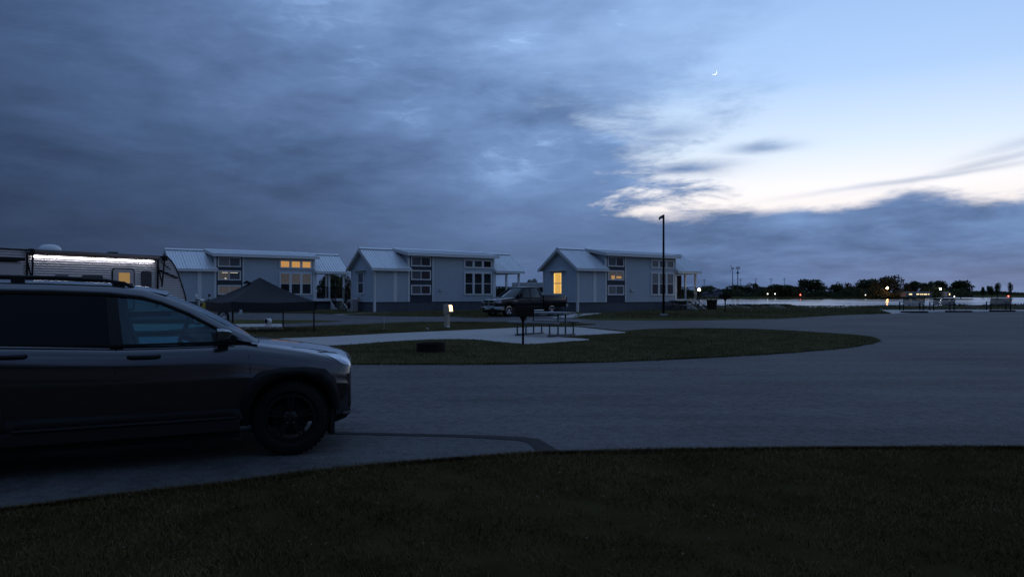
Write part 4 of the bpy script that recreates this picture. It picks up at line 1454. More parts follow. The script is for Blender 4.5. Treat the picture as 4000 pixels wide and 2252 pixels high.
def body_rings(st, tw):
    rings = []
    for (x, e, zb, zm, zt) in st:
        h = tw - e
        pr = [(h * .8, zb), (h * .97, zb + 0.06), (h, zm * .55 + zb * .45), (h * 1.0, zm), (h * .985, zt - 0.05), (h * .94, zt)]
        ring = [Vector((x, -y, z)) for y, z in pr] + [Vector((x, y, z)) for y, z in reversed(pr)]
        rings.append(ring)
    return rings


q = MB()
q.loft(body_rings([(-2.81, 0.02, 0.42, 0.95, 1.26), (-2.80, 0.0, 0.42, 0.95, 1.26), (-2.76, 0.0, 0.42, 0.95, 1.26), (-1.8, 0.0, 0.40, 0.95, 1.25), (-0.62, 0.0, 0.40, 0.95, 1.24), (-0.50, 0.0, 0.42, 0.95, 1.25), (0.1, 0.0, 0.42, 0.92, 1.19), (0.55, 0.02, 0.45, 0.90, 1.14), (0.80, 0.06, 0.50, 0.86, 1.08), (0.88, 0.12, 0.55, 0.83, 1.03)], TW))
tmp = bpy.data.objects.new('tmp_t', q.mesh('tmp_t', M_TRUCK, True)); COL.objects.link(tmp)
tmp.data.materials.append(M_PLASTIC)
sub = tmp.modifiers.new('s', 'SUBSURF'); sub.levels = 1; sub.render_levels = 1
q = MB(); q.lathe([(0.47, -1.4), (0.47, 1.4)], 32, (0, 0, 0.43), 'Y')
cut = bpy.data.objects.new('tmp_c', q.mesh('tmp_c', M_PLASTIC)); COL.objects.link(cut)
bo = tmp.modifiers.new('b', 'BOOLEAN'); bo.object = cut; bo.operation = 'DIFFERENCE'; bo.solver = 'EXACT'; bo.material_mode = 'TRANSFER'
bpy.context.view_layer.update()
me_t = eval_mesh(tmp, 'b')
smooth_auto(me_t, 40)
o = bpy.data.objects.new('body', me_t); COL.objects.link(o); o.parent = truck
bpy.data.objects.remove(tmp)
# bed
q = MB(); q.loft(body_rings([(-4.85, 0.04, 0.62, 1.0, 1.36), (-4.75, 0.0, 0.55, 1.0, 1.38), (-3.57, 0.0, 0.52, 1.0, 1.38), (-2.86, 0.0, 0.45, 1.0, 1.37)], TW))
tmp = bpy.data.objects.new('tmp_t', q.mesh('tmp_t', M_TRUCK, True)); COL.objects.link(tmp)
tmp.data.materials.append(M_PLASTIC)
cut.location = (-3.57, 0, 0)
bo = tmp.modifiers.new('b', 'BOOLEAN'); bo.object = cut; bo.operation = 'DIFFERENCE'; bo.solver = 'EXACT'; bo.material_mode = 'TRANSFER'
q = MB(); q.bb(-4.70, -2.95, -0.80, 0.80, 0.85, 2.0)
cut2 = bpy.data.objects.new('tmp_c2', q.mesh('tmp_c2', M_PLASTIC)); COL.objects.link(cut2)
bo = tmp.modifiers.new('b2', 'BOOLEAN'); bo.object = cut2; bo.operation = 'DIFFERENCE'; bo.solver = 'EXACT'; bo.material_mode = 'TRANSFER'
bpy.context.view_layer.update()
me_t = eval_mesh(tmp, 'b'); smooth_auto(me_t, 40)
o = bpy.data.objects.new('cargo_bed', me_t); COL.objects.link(o); o.parent = truck
for x_ in (tmp, cut, cut2): bpy.data.objects.remove(x_)
# greenhouse
q = MB()
gh = []
for (z, xf, xr, h) in ((1.22, -0.42, -2.78, 0.93), (1.26, -0.47, -2.78, 0.92), (1.55, -0.88, -2.72, 0.84), (1.80, -1.20, -2.60, 0.755), (1.83, -1.26, -2.55, 0.74)):
    gh.append([Vector((xf, -h * .9, z)), Vector((xf + 0.05, 0, z)), Vector((xf, h * .9, z)), Vector((xf - 0.12, h, z)), Vector((xr + .1, h, z)), Vector((xr, h * .93, z)), Vector((xr, -h * .93, z)), Vector((xr + .1, -h, z)), Vector((xf - 0.12, -h, z))])
q.loft(gh); q.build('glasshouse', M_TGLASS, truck, auto=True)
q = MB()
q.loft([[Vector((x, -h, z)), Vector((x, -h * .9, z + .05)), Vector((x, 0, z + 0.07)), Vector((x, h * .9, z + .05)), Vector((x, h, z)), Vector((x, h * .9, z - 0.03)), Vector((x, -h * .9, z - .03))] for x, z, h in ((-1.20, 1.81, .74), (-1.40, 1.845, .765), (-2.0, 1.855, .77), (-2.45, 1.84, .765), (-2.62, 1.80, .74))])
q.build('roof', M_TRUCK, truck, smooth=True)
for s in (-1, 1):
    for (x0, z0, x1, z1, w) in ((-0.50, 1.25, -1.26, 1.815, 0.07), (-1.78, 1.25, -1.80, 1.83, 0.09), (-2.70, 1.25, -2.54, 1.82, 0.16)):
        q = MB(); h0 = 0.93 - (z0 - 1.22) * 0.31; h1 = 0.93 - (z1 - 1.22) * 0.31
        q.bar((x0, s * (h0 + 0.006), z0), (x1, s * (h1 + 0.006), z1), 0.03, w, up=(1, 0, 0)); q.build('cab_pillar', M_TRUCK, truck)
    q = MB(); q.box((-0.86, s * 1.09, 1.36), (0.10, 0.20, 0.26)); q.bar((-0.80, s * 0.9, 1.27), (-0.84, s * 1.02, 1.32), 0.05)
    q.build('wing_mirror', M_PLASTIC, truck, bevel=0.03)
    q = MB(); q.tube([(-0.62, s * 1.0, 0.42), (-0.72, s * 1.06, 0.39), (-2.7, s * 1.06, 0.39), (-2.8, s * 1.0, 0.42)], 0.04, 8); q.build('side_step', M_CHROME, truck, smooth=True)
    for x in (0.0, -3.57):
        wheel(truck, (x, s * 0.83, 0.40), 0.40, 0.27, 0.265, s, M_CHROME, 'single', lugs=False)
    for x in (-1.60, -2.62):
        q = MB(); q.box((x, s * 0.972, 1.08), (0.20, 0.03, 0.04)); q.build('door_handle', M_TRUCK, truck)
    q = MB(); q.box((-0.50, s * 0.968, 1.00), (0.34, 0.012, 0.075)); q.box((-0.12 - 0.06, s * 0.966, 1.03), (0.20, 0.012, 0.03)); q.build('door_badge', M_SILVER, truck)
    for x in (-0.62, -1.79, -2.78):
        q = MB(); q.bar((x, s * 0.961, 0.5), (x, s * 0.958, 1.24), 0.012); q.build('door_seam', M_PLASTIC, truck)
    q = MB(); q.loft([[Vector((x, s * y, z)) for y, z in ((y0, z0), (y1, z0 + .01), (y1, z1), (y0, z1))] for (x, y0, y1, z0, z1) in ((0.62, 0.60, 0.955, 0.86, 1.06), (0.80, 0.58, 0.91, 0.86, 1.05), (0.90, 0.57, 0.80, 0.87, 1.04))])
    q.build('headlight', M_LAMPGL, truck)
    q = MB(); q.bb(-4.92, -4.84, s * 0.78, s * 0.93, 0.85, 1.25); q.build('tail_light', mat('red_lens', (0.15, 0.01, 0.01), 0.2), truck)
# grille: chrome surround with a cross and dark openings
q = MB(); q.bb(0.87, 0.90, -0.53, 0.53, 0.70, 1.03); q.build('grille_insert', M_PLASTIC, truck)
q = MB()
for (y0, y1, z0, z1) in ((-0.57, 0.57, 1.0, 1.07), (-0.57, 0.57, 0.66, 0.715), (-0.57, -0.50, 0.70, 1.02), (0.50, 0.57, 0.70, 1.02), (-0.05, 0.05, 0.70, 1.02), (-0.5, 0.5, 0.845, 0.89)):
    q.bb(0.885, 0.935, y0, y1, z0, z1)
q.build('grille', M_CHROME, truck, bevel=0.015)
q = MB()
q.loft([[Vector((x, y, z)) for x, z in ((0.72 - b, 0.40), (0.98 - b, 0.43), (1.02 - b, 0.50), (1.0 - b, 0.64), (0.72 - b, 0.66))] for y, b in ((-0.99, 0.30), (-0.85, 0.10), (-0.5, 0.02), (0, 0), (0.5, 0.02), (0.85, 0.10), (0.99, 0.30))])
bp = q.build('front_bumper', M_CHROME, truck, bevel=0.01)
for s in (-1, 1):
    q = MB(); q.box((1.0, s * 0.5, 0.53), (0.04, 0.26, 0.10)); q.build('fog_light_recess', M_PLASTIC, bp)
q = MB(); q.box((1.03, 0, 0.54), (0.012, 0.31, 0.155)); q.build('licence_plate', M_WHITE, bp)
q = MB(); q.bb(0.55, 0.85, -0.75, 0.75, 0.24, 0.40); q.build('air_dam', M_PLASTIC, truck)
q = MB(); q.bb(-5.0, -4.82, -0.95, 0.95, 0.55, 0.75); q.build('rear_bumper', M_CHROME, truck, bevel=0.02)
q = MB(); q.bb(-4.80, 0.5, -0.55, 0.55, 0.32, 0.46); q.build('chassis', M_PLASTIC, truck)
for y in (-0.35, 0.35):
    q = MB(); q.bar((-0.35, y * 1.2, 1.255), (0.55, y * .85, 1.17), 0.16, 0.02); q.build('hood_ridge', M_TRUCK, truck, bevel=0.008)

# ------------------------------------------------------------------ travel trailer with its awning light
TD = math.atan2(0.879, 0.476)
tr_o = Vector((-17.4, 35.3, gz(33.0)))
trailer = empty('travel_trailer', tr_o, TD)
tag(trailer, 'corrugated aluminium travel trailer with a white light strip glowing under its rolled awning', 'trailer')


def nose(z):
    zz = [0.45, 0.9, 1.4, 2.0, 2.4, 2.75, 3.0, 3.2]
    xx = [1.80, 1.90, 1.80, 1.57, 1.42, 1.25, 1.06, 0.84]
    return float(np.interp(z, zz, xx))


zz = np.arange(0.55, 3.16, 0.105)
XR = -7.2
prof = []
core = [(XR, 0.55)] + [(nose(z) - 0.02, z) for z in np.linspace(0.55, 3.2, 14)] + [(XR, 3.2)]
q = MB(); q.prism(core, 'Y', 0.02, 2.42); q.build('shell', M_ALU_S, trailer)
for z in zz:
    q = MB()
    z1 = z + 0.105
    rows = [[], [], [], [], []]
    for xe, e in ((XR, 0), (None, 1)):
        for i, (zf, y) in enumerate(((0.0, 0.014), (0.12, 0.000), (0.45, -0.006), (0.82, 0.000), (0.97, 0.014))):
            zc = z + 0.105 * zf
            rows[i].append((XR if e == 0 else nose(zc) - 0.005, y, zc))
    q.grid(rows)
    q.build('corrugated_panel', M_ALU, trailer, smooth=True)
q = MB(); q.prism([(XR - 0.02, 3.2), (0.86, 3.2), (0.80, 3.26), (XR - 0.02, 3.27)], 'Y', -0.01, 2.44); q.build('roof', M_ROOFM, trailer)
q = MB()
pts = [(nose(z), -0.02, z) for z in np.linspace(0.55, 3.2, 14)] + [(0.82, -0.02, 3.22), (XR, -0.02, 3.22)]
q.tube(pts, 0.028, 6); q.build('edge_trim', M_PLASTIC, trailer)
# awning roller, arms and light strip
q = MB(); q.tube([(-5.75, -0.16, 3.12), (0.25, -0.16, 3.12)], 0.085, 12); q.build('awning_roll', M_AWNING, trailer, smooth=True)
q = MB(); q.bb(-5.5, 0.02, -0.085, -0.055, 2.945, 2.995); q.build('light_strip', M_LED, trailer)
q = MB(); q.bb(-5.6, 0.1, -0.10, -0.02, 2.997, 3.03); q.build('awning_rail', M_PLASTIC, trailer)
for xs, d in ((-5.75, -1), (0.25, 1)):
    q = MB()
    q.bar((xs, -0.05, 0.75), (xs, -0.07, 3.05), 0.07, 0.05)
    q.bar((xs + 0.16 * 0.9, -0.16, 1.75), (xs + 0.30 * (1 if d > 0 else 0.6), -0.16, 3.12), 0.06, 0.05)
    q.bar((xs, -0.08, 2.75), (xs + 0.14, -0.16, 1.95), 0.045)
    q.box((xs + (0.30 if d > 0 else 0.1), -0.17, 3.14), (0.16, 0.20, 0.24))
    q.build('awning_arm', M_BLACK, trailer)
q = MB(); q.bar((0.35, -0.06, 2.55), (1.35, -0.06, 2.20), 0.06); q.bar((0.45, -0.05, 2.95), (0.95, -0.05, 2.62), 0.03); q.build('awning_brace', M_BLACK, trailer)
# door and windows


def rounded(x0, x1, z0, z1, r, n=5):
    out = []
    for cx_, cz_, a0 in ((x1 - r, z1 - r, 0), (x0 + r, z1 - r, 90), (x0 + r, z0 + r, 180), (x1 - r, z0 + r, 270)):
        for k_ in range(n + 1):
            a = R(a0 + 90 * k_ / n)
            out.append((cx_ + r * math.cos(a), cz_ + r * math.sin(a)))
    return out


q = MB(); q.prism(rounded(-2.06, -0.94, 0.62, 2.60, 0.16), 'Y', -0.03, 0.01); dfr = q.build('door_frame', M_PLASTIC, trailer)
q = MB(); q.prism(rounded(-2.00, -1.00, 0.68, 2.54, 0.13), 'Y', -0.045, -0.0301); dr = q.build('door', M_ALU_S, trailer)
q = MB(); q.prism(rounded(-1.74, -1.20, 1.55, 2.38, 0.03), 'Y', -0.055, -0.0451); q.build('door_window', mat('trailer_lit', (0.3, 0.2, 0.08), 0.4, var=0.2, vscale=5, emit=(1.0, 0.55, 0.16), estr=0.24), dr)
q = MB(); q.bb(-1.12, -1.06, -0.08, -0.045, 1.40, 1.60); q.build('handle', M_PLASTIC, dr)
q = MB(); q.prism(rounded(-0.60, -0.06, 1.35, 2.50, 0.12), 'Y', -0.03, 0.01); q.build('side_window', M_PANE, trailer)
q = MB(); q.prism(rounded(-3.42, -2.48, 1.55, 2.22, 0.06), 'Y', -0.03, 0.01); q.build('side_window', M_PANE, trailer)
q = MB(); q.prism(rounded(-4.60, -4.02, 1.75, 2.22, 0.05), 'Y', -0.03, 0.01); q.build('side_window', M_PANE_MID, trailer)
# slide-out room near the rear
q = MB(); q.prism([(-0.50, 0.95), (-0.50, 2.55), (-0.40, 2.68), (0.0, 2.72), (0.0, 0.95)], 'X', -8.6, -6.15)
sl = q.build('slide_out', M_ALU_S, trailer)
q = MB(); q.bb(-8.6, -6.08, -0.56, 0.0, 2.725, 2.86); q.build('slide_out_awning', M_BLACK, sl)
q = MB(); q.bb(XR, 1.2, 0.25, 2.2, 0.30, 0.56); q.build('chassis', M_BLACK, trailer)
for x in (-3.4, -2.5):
    q = MB(); q.lathe([(0.2, 0.02), (0.34, 0.02), (0.35, 0.10), (0.34, 0.22), (0.2, 0.22)], 24, (x, 0, 0.35), 'Y'); q.build('wheel', M_TYRE, trailer)
# roof fittings
q = MB()
q.loft([[Vector((-4.15 + a * 0.46 * r_, 1.15 + b * 0.40 * r_, z)) for a, b in [(math.cos(t), math.sin(t)) for t in np.linspace(0, 2 * math.pi, 16, endpoint=False)]] for z, r_ in ((3.26, 1.0), (3.40, 0.96), (3.50, 0.80), (3.56, 0.5), (3.58, 0.1))])
q.build('roof_dome', M_DOME, trailer, smooth=True)
q = MB(); q.bb(-1.75, -1.40, 0.5, 0.85, 3.262, 3.36); q.build('roof_vent', M_BLACK, trailer, bevel=0.03)
q = MB(); q.bar((1.85, 1.2, 0.5), (3.0, 1.2, 0.45), 0.12); q.bar((2.9, 1.2, 0.0), (2.9, 1.2, 0.5), 0.06); q.build('hitch', M_BLACK, trailer)

# ------------------------------------------------------------------ black canopy, lowered on its legs
cc = Vector((-9.40, 27.2, gz(27.2)))
lat, dep = Vector((0.946, 0.326, 0)), Vector((-0.326, 0.946, 0))
hd = 2.12
cD = (lat * math.sin(R(25)) + dep * math.cos(R(25))) * hd
cC = (lat * math.cos(R(25)) - dep * math.sin(R(25))) * hd
corners = [-cC, -cD, cC, cD]     # left, near, right, far
canopy = empty('pop_up_canopy', cc)
tag(canopy, 'black pop-up canopy lowered close to the ground in front of the leftmost cabin', 'canopy')
q = MB()
apex = Vector((0, 0, 2.03))
rows = []
for t in np.linspace(0, 1, 9):
    row = []
    for i in range(4):
        a, b = corners[i], corners[(i + 1) % 4]
        for u in np.linspace(0, 1, 8, endpoint=False):
            e = a.lerp(b, u) + Vector((0, 0, 1.15))
            p = apex.lerp(e, t)
            p.z -= 0.07 * math.sin(math.pi * t) * (1 - 0.2 * math.cos(2 * math.pi * u)) + 0.05 * t * math.sin(math.pi * u)
            p.z += random.uniform(-0.006, 0.006)
            row.append(p)
    rows.append(row + [row[0]])
q.grid(rows)
q.build('canopy_roof', M_CANOPY, canopy, smooth=False, auto=True)
for i in range(4):
    a, b = corners[i], corners[(i + 1) % 4]
    q = MB()
    r0, r1, r2 = [], [], []
    for u in np.linspace(0, 1, 14):
        e = a.lerp(b, u)
        sag = 0.05 * math.sin(math.pi * u)
        n = e.normalized() * 0.015
        wv = 0.012 * math.sin(u * 37)
        r0.append(e + Vector((0, 0, 1.155 - sag))); r1.append(e + n * (1 + wv * 40) + Vector((0, 0, 0.97 - sag))); r2.append(e + n * (1 - wv * 50) + Vector((0, 0, 0.80 - sag * .6)))
    q.grid([r0, r1, r2]); q.build('valance', M_CANOPY, canopy, smooth=True)
    q = MB(); q.bar(a * 0.985 + Vector((0, 0, 0.02)), a * 0.985 + Vector((0, 0, 1.14)), 0.045); q.box(a * 0.985 + Vector((0, 0, 0.012)), (0.12, 0.12, 0.016)); q.build('leg', M_BLACK, canopy)
    q = MB(); q.bar(a * 0.97 + Vector((0, 0, 1.02)), b.lerp(a, 0.5) * 0.97 + Vector((0, 0, 0.86)), 0.02); q.bar(b * 0.97 + Vector((0, 0, 1.02)), b.lerp(a, 0.5) * 0.97 + Vector((0, 0, 0.86)), 0.02); q.build('truss', M_BLACK, canopy)
q = MB(); e = corners[1].lerp(corners[2], 0.09) * 1.012
q.box(e + Vector((0, 0, 0.80)), (0.16, 0.006, 0.15), rz=0.1); q.build('label_tag', M_TAG, canopy)
# vent flap near the top
q = MB(); q.prism([(-0.20, 0.0), (0.20, 0.0), (0.0, 0.12)], 'Y', -0.05, 0.05)
o = q.build('vent_flap', M_CANOPY, canopy); o.location = (-0.45, -0.05, 1.80)

# ------------------------------------------------------------------ motorcycle beside the canopy
mp_ = G(872, 1272)
moto = empty('motorcycle', Vector((mp_.x, mp_.y, mp_.z + 0.02)), math.pi - R(22))
tag(moto, 'yellow and black motorcycle standing between the trailer and the canopy', 'motorcycle')
for x, nm in ((0.0, 'rear_wheel'), (1.45, 'front_wheel')):
    q = MB(); q.lathe([(0.25, -0.05), (0.30, -0.065), (0.335, -0.02), (0.335, 0.02), (0.30, 0.065), (0.25, 0.05), (0.25, -0.05)], 32, (x, 0, 0.335), 'Y')
    w_ = q.build(nm, M_TYRE, moto, smooth=True)
    q = MB(); q.lathe([(0.252, -0.03), (0.235, -0.035), (0.235, 0.035), (0.252, 0.03), (0.252, -0.03)], 28, (x, 0, 0.335), 'Y')
    q.lathe([(0.05, -0.07), (0.05, 0.07)], 12, (x, 0, 0.335), 'Y')
    for i in range(16):
        a = 2 * math.pi * i / 16
        q.bar((x + 0.04 * math.cos(a + .3), 0, 0.335 + 0.04 * math.sin(a + .3)), (x + 0.24 * math.cos(a), 0, 0.335 + 0.24 * math.sin(a)), 0.006)
    q.build('rim', M_SILVER, w_)
q = MB(); q.tube([(1.45, 0.09, 0.33), (1.16, 0.09, 0.98)], 0.026); q.tube([(1.45, -0.09, 0.33), (1.16, -0.09, 0.98)], 0.026); q.box((1.17, 0, 0.96), (0.09, 0.24, 0.04)); q.build('fork', M_BLACK, moto)
q = MB(); q.tube([(1.14, -0.40, 1.10), (1.12, -0.28, 1.13), (1.18, -0.08, 1.04), (1.18, 0.08, 1.04), (1.12, 0.28, 1.13), (1.14, 0.40, 1.10)], 0.016)
q.ball((1.14, 0.36, 1.10), (0.03, 0.10, 0.03)); q.ball((1.14, -0.36, 1.10), (0.03, 0.10, 0.03)); q.build('handlebar', M_BLACK, moto)
for s in (-1, 1):
    q = MB(); q.tube([(1.13, s * 0.30, 1.13), (1.16, s * 0.36, 1.26)], 0.007, 6); q.box((1.16, s * 0.38, 1.315), (0.02, 0.13, 0.11), rx=0.2); q.build('mirror', M_CHROME if s > 0 else M_PLASTIC, moto)
q = MB(); q.loft([[Vector((x, s * w, z)) for s, z in ((-1, z0), (1, z0), (.7, z1), (-.7, z1))] for x, w, z0, z1 in ((1.22, 0.07, 0.72, 0.86), (1.05, 0.15, 0.66, 0.98), (0.85, 0.16, 0.66, 1.0), (0.62, 0.10, 0.68, 0.90))]); q.build('tank', M_YEL, moto, bevel=0.02)
q = MB(); q.loft([[Vector((x, s * w, z)) for s, z in ((-1, z0), (1, z0), (1, z1), (-1, z1))] for x, w, z0, z1 in ((0.66, 0.12, 0.78, 0.88), (0.3, 0.14, 0.76, 0.85), (-0.12, 0.10, 0.84, 0.92))]); q.build('seat', M_PLASTIC, moto, bevel=0.02)
q = MB(); q.loft([[Vector((x, s * w, z)) for s, z in ((-1, z0), (1, z0), (1, z1), (-1, z1))] for x, w, z0, z1 in ((-0.05, 0.09, 0.78, 0.83), (-0.3, 0.07, 0.80, 0.84), (-0.42, 0.05, 0.79, 0.81))]); q.build('rear_fender', M_PLASTIC, moto)
for s in (-1, 1):
    q = MB(); q.prism([(0.28, 0.60), (0.60, 0.58), (0.58, 0.78), (0.30, 0.80)], 'Y', s * 0.17, s * 0.19); q.build('side_panel', M_YEL, moto)
    q = MB(); q.prism([(0.95, 0.45), (1.18, 0.62), (1.20, 0.85), (0.95, 0.80)], 'Y', s * 0.15, s * 0.17); q.build('shroud', M_YEL, moto)
q = MB(); q.bb(0.55, 0.95, -0.16, 0.16, 0.28, 0.62); q.lathe([(0.13, -0.18), (0.13, 0.18)], 16, (0.68, 0, 0.40), 'Y'); q.build('engine', M_SILVER, moto, bevel=0.02)
q = MB(); q.tube([(1.12, 0, 0.92), (0.95, 0, 0.30), (0.5, 0, 0.28), (0.45, 0, 0.75), (1.1, 0, 0.85)], 0.03); q.tube([(0.45, 0.10, 0.40), (0.0, 0.11, 0.335)], 0.03); q.tube([(0.45, -0.10, 0.40), (0.0, -0.11, 0.335)], 0.03); q.build('frame', M_BLACK, moto)
q = MB(); q.tube([(0.8, -0.18, 0.35), (0.45, -0.20, 0.32), (0.05, -0.20, 0.50), (-0.25, -0.20, 0.62)], [0.025, 0.03, 0.055, 0.05], 10); q.build('exhaust', M_SILVER, moto, smooth=True)
q = MB(); q.prism([(1.22, 0.80), (1.34, 0.92), (1.24, 1.16), (1.17, 1.10)], 'Y', -0.13, 0.13); q.build('front_cowl', M_WHITE, moto, bevel=0.02)
q = MB(); q.box((-0.40, 0, 0.70), (0.01, 0.17, 0.11)); q.build('number_plate', M_TAG, moto)
q = MB(); q.prism([(1.30, 0.72), (1.75, 0.66), (1.76, 0.68), (1.32, 0.76)], 'Y', -0.07, 0.07); q.build('front_fender', M_YEL, moto)
q = MB(); q.bar((0.5, -0.1, 0.30), (0.45, -0.28, 0.0), 0.03); q.build('side_stand', M_BLACK, moto)

# ------------------------------------------------------------------ small things on the sites
g = G(1047, 1281)
drum = empty('round_drum', Vector((g.x, g.y, g.z + 0.04)), R(-25))
tag(drum, 'small pale round drum with a dark open face on two legs under the canopy', 'drum')
q = MB(); q.lathe([(0.085, -0.11), (0.098, -0.12), (0.115, -0.10), (0.115, 0.10), (0.06, 0.12)], 24, (0, 0, 0.25), 'Y'); q.build('shell', M_WHITE, drum, smooth=True)
q = MB(); q.lathe([(0.084, -0.1145), (0.084, -0.1100)], 24, (0, 0, 0.25), 'Y'); q.build('opening', M_BLACK, drum)
for s in (-1, 1):
    q = MB(); q.bar((s * 0.075, 0, 0.17), (s * 0.11, -0.02, 0.0), 0.03); q.bar((s * 0.075, 0.06, 0.17), (s * 0.10, 0.10, 0.0), 0.03); q.build('leg', M_WHITE, drum)

g = G(1745, 1281)
ped = empty('power_pedestal', g, R(-32))
tag(ped, 'tan power pedestal with a glowing amber lamp head beside the campsite pad', 'pedestal')
q = MB(); q.bb(-0.08, 0.10, -0.085, 0.085, -0.05, 0.95); q.build('post', M_TANBOX, ped, bevel=0.01)
q = MB(); q.prism([(-0.085, 0.58), (0.11, 0.62), (0.22, 0.66), (0.19, 0.90), (0.16, 0.97), (-0.085, 0.98)], 'Y', -0.115, 0.115); hdp = q.build('meter_head', M_TANBOX, ped, bevel=0.008)
q = MB(); q.prism([(0.196, 0.70), (0.245, 0.70), (0.215, 0.93), (0.175, 0.95)], 'Y', -0.088, 0.088); q.build('lamp', M_PLAMP, hdp)
q = MB(); q.bb(0.13, 0.25, -0.10, 0.10, 0.655, 0.697); q.build('lamp_sill', M_WHITE, hdp)
q = MB(); q.bb(-0.06, 0.08, -0.117, -0.113, 0.66, 0.90); q.build('cover_door', M_TANBOX, hdp)
q = MB(); q.ball((0.16, -0.12, 0.03), (0.10, 0.08, 0.07), 8, 5); q.build('hose_elbow', M_WHITE, ped)
for px, py, lab, nm in ((1722, 1282, 'low green utility lid left of the tan power pedestal', 'valve_box'), (1778, 1283, 'low green utility lid right of the tan power pedestal', 'valve_box')):
    g = G(px, py); rt = empty(nm, g, 0.2); tag(rt, lab, 'valve box')
    q = MB(); q.lathe([(0.12, -0.03), (0.13, 0.03), (0.10, 0.045), (0.001, 0.05)], 16); q.build('cap', M_GREENLID, rt, smooth=True)
    q = MB(); q.bb(-0.03, 0.03, -0.02, 0.02, 0.048, 0.065); q.build('knob', M_GREENLID, rt)
g = G(1669, 1292); rt = empty('sewer_riser', g, 0.1); tag(rt, 'short pipe riser with a pale cap in the grass left of the pedestal', 'pipe')
q = MB(); q.lathe([(0.035, -0.05), (0.035, 0.10)], 12); q.build('pipe', M_TANBOX, rt)
q = MB(); q.bb(-0.05, 0.05, -0.045, 0.045, 0.10, 0.125); q.bb(0.03, 0.05, -0.045, 0.045, 0.02, 0.10); q.build('cap', M_WHITE, rt)
g = G(1500, 1290); rt = empty('marker_stake', g, 0); tag(rt, 'thin pale marker stake standing alone in the grass', 'stake')
q = MB(); q.tube([(0, 0, -0.05), (0.004, 0, 0.30), (0.01, 0, 0.60)], [0.010, 0.009, 0.006], 6); q.build('rod', M_WHITE, rt)
q = MB(); q.box((0.01, 0, 0.60), (0.022, 0.022, 0.06)); q.build('tip', M_GREENLID, rt)


def post_grill(g, rz, label, s=1.0):
    rt = empty('post_grill', g, rz); tag(rt, label, 'grill', 'park grills on posts')
    q = MB(); q.tube([(0, 0, -0.05), (0, 0, 0.80 * s)], 0.032 * s, 10); q.build('post', M_RUST, rt, smooth=True)
    q = MB(); q.lathe([(0.034 * s, 0.66 * s), (0.06 * s, 0.74 * s), (0.11 * s, 0.82 * s)], 12); q.build('swivel', M_RUST, rt)
    a, b, h0, h1 = 0.27 * s, 0.20 * s, 0.82 * s, 1.06 * s
    q = MB(); q.bb(-a, a, -b, b, h0, h0 + 0.012); q.bb(-a, a, b - 0.01, b, h0 + 0.013, h1); q.bb(-a, -a + 0.01, -b, b - 0.011, h0 + 0.013, h1); q.bb(a - 0.01, a, -b, b - 0.011, h0 + 0.013, h1); q.bb(-a + 0.011, a - 0.011, -b, -b + 0.01, h0 + 0.013, h0 + 0.17 * s)
    q.build('firebox', M_RUST, rt)
    for i in range(7):
        y = -b + 0.03 + i * (2 * b - 0.06) / 6
        q = MB(); q.tube([(-a + 0.012, y, h1 - 0.05), (a - 0.012, y, h1 - 0.05)], 0.007, 6); q.build('grate_bar', M_RUST, rt)
    q = MB(); q.tube([(-0.12 * s, -b - 0.06, h1 - 0.05), (-0.12 * s, -b, h1 - 0.05)], 0.01, 6); q.build('handle', M_RUST, rt)
    return rt


post_grill(G(2043, 1349), R(14), 'black park grill on a post in front of the near picnic table')
post_grill(G(2833, 1222), R(8), 'small dark park grill on a post near the water', 1.2)

# fire ring
g = G(1677, 1384)
rt = empty('fire_ring', Vector((g.x, g.y + 0.36, g.z + 0.024)), 0.3); tag(rt, 'rusty steel fire ring sunk in the island lawn', 'fire ring')
q = MB(); q.lathe([(0.362, -0.03), (0.358, 0.22), (0.368, 0.24), (0.344, 0.24), (0.34, -0.03), (0.362, -0.03)], 40); q.build('ring', M_RUST, rt, smooth=True)
q = MB(); q.lathe([(0.34, 0.02), (0.001, 0.03)], 24); q.build('ash_bed', mat('ash', (0.05, 0.048, 0.046), 0.95, var=0.4, vscale=8), rt)
q = MB(); q.bb(-0.28, 0.28, -0.17, 0.17, 0.19, 0.202); q.build('grate', M_RUST, rt)


def picnic_table(g, rz, label):
    rt = empty('picnic_table', g, rz); tag(rt, label, 'picnic table', 'steel framed picnic tables')
    L2 = 0.98
    for i in range(3):
        y = -0.245 + i * 0.245
        q = MB(); q.bb(-L2, L2, y - 0.117, y + 0.117, 0.725, 0.785); q.build('table_plank', M_PLANK, rt, bevel=0.006)
    for s in (-1, 1):
        q = MB(); q.bb(-L2, L2, s * 0.72 - 0.13, s * 0.72 + 0.13, 0.425, 0.475); q.build('bench_plank', M_PLANK, rt, bevel=0.006)
    for x in (-0.66, 0.66):
        q = MB(); q.tube([(x, -0.80, 0.03), (x, 0.80, 0.03)], 0.030, 8); q.build('foot_rail', M_STEEL, rt, smooth=True)
        q = MB(); q.tube([(x, -0.40, 0.705), (x, 0.40, 0.705)], 0.024, 8); q.build('top_rail', M_STEEL, rt, smooth=True)
        for y, zt in ((-0.22, 0.70), (0.22, 0.70), (-0.70, 0.41), (0.70, 0.41)):
            q = MB(); q.tube([(x, y, 0.03), (x, y, zt)], 0.027, 8); q.build('leg', M_STEEL, rt, smooth=True)
        for s in (-1, 1):
            q = MB(); q.box((x, s * 0.72, 0.415), (0.10, 0.24, 0.028)); q.build('bench_bracket', M_STEEL, rt)
        q = MB(); q.tube([(x, 0, 0.60), (x * 0.35, 0, 0.72)], 0.012, 6); q.build('brace', M_STEEL, rt)
    return rt


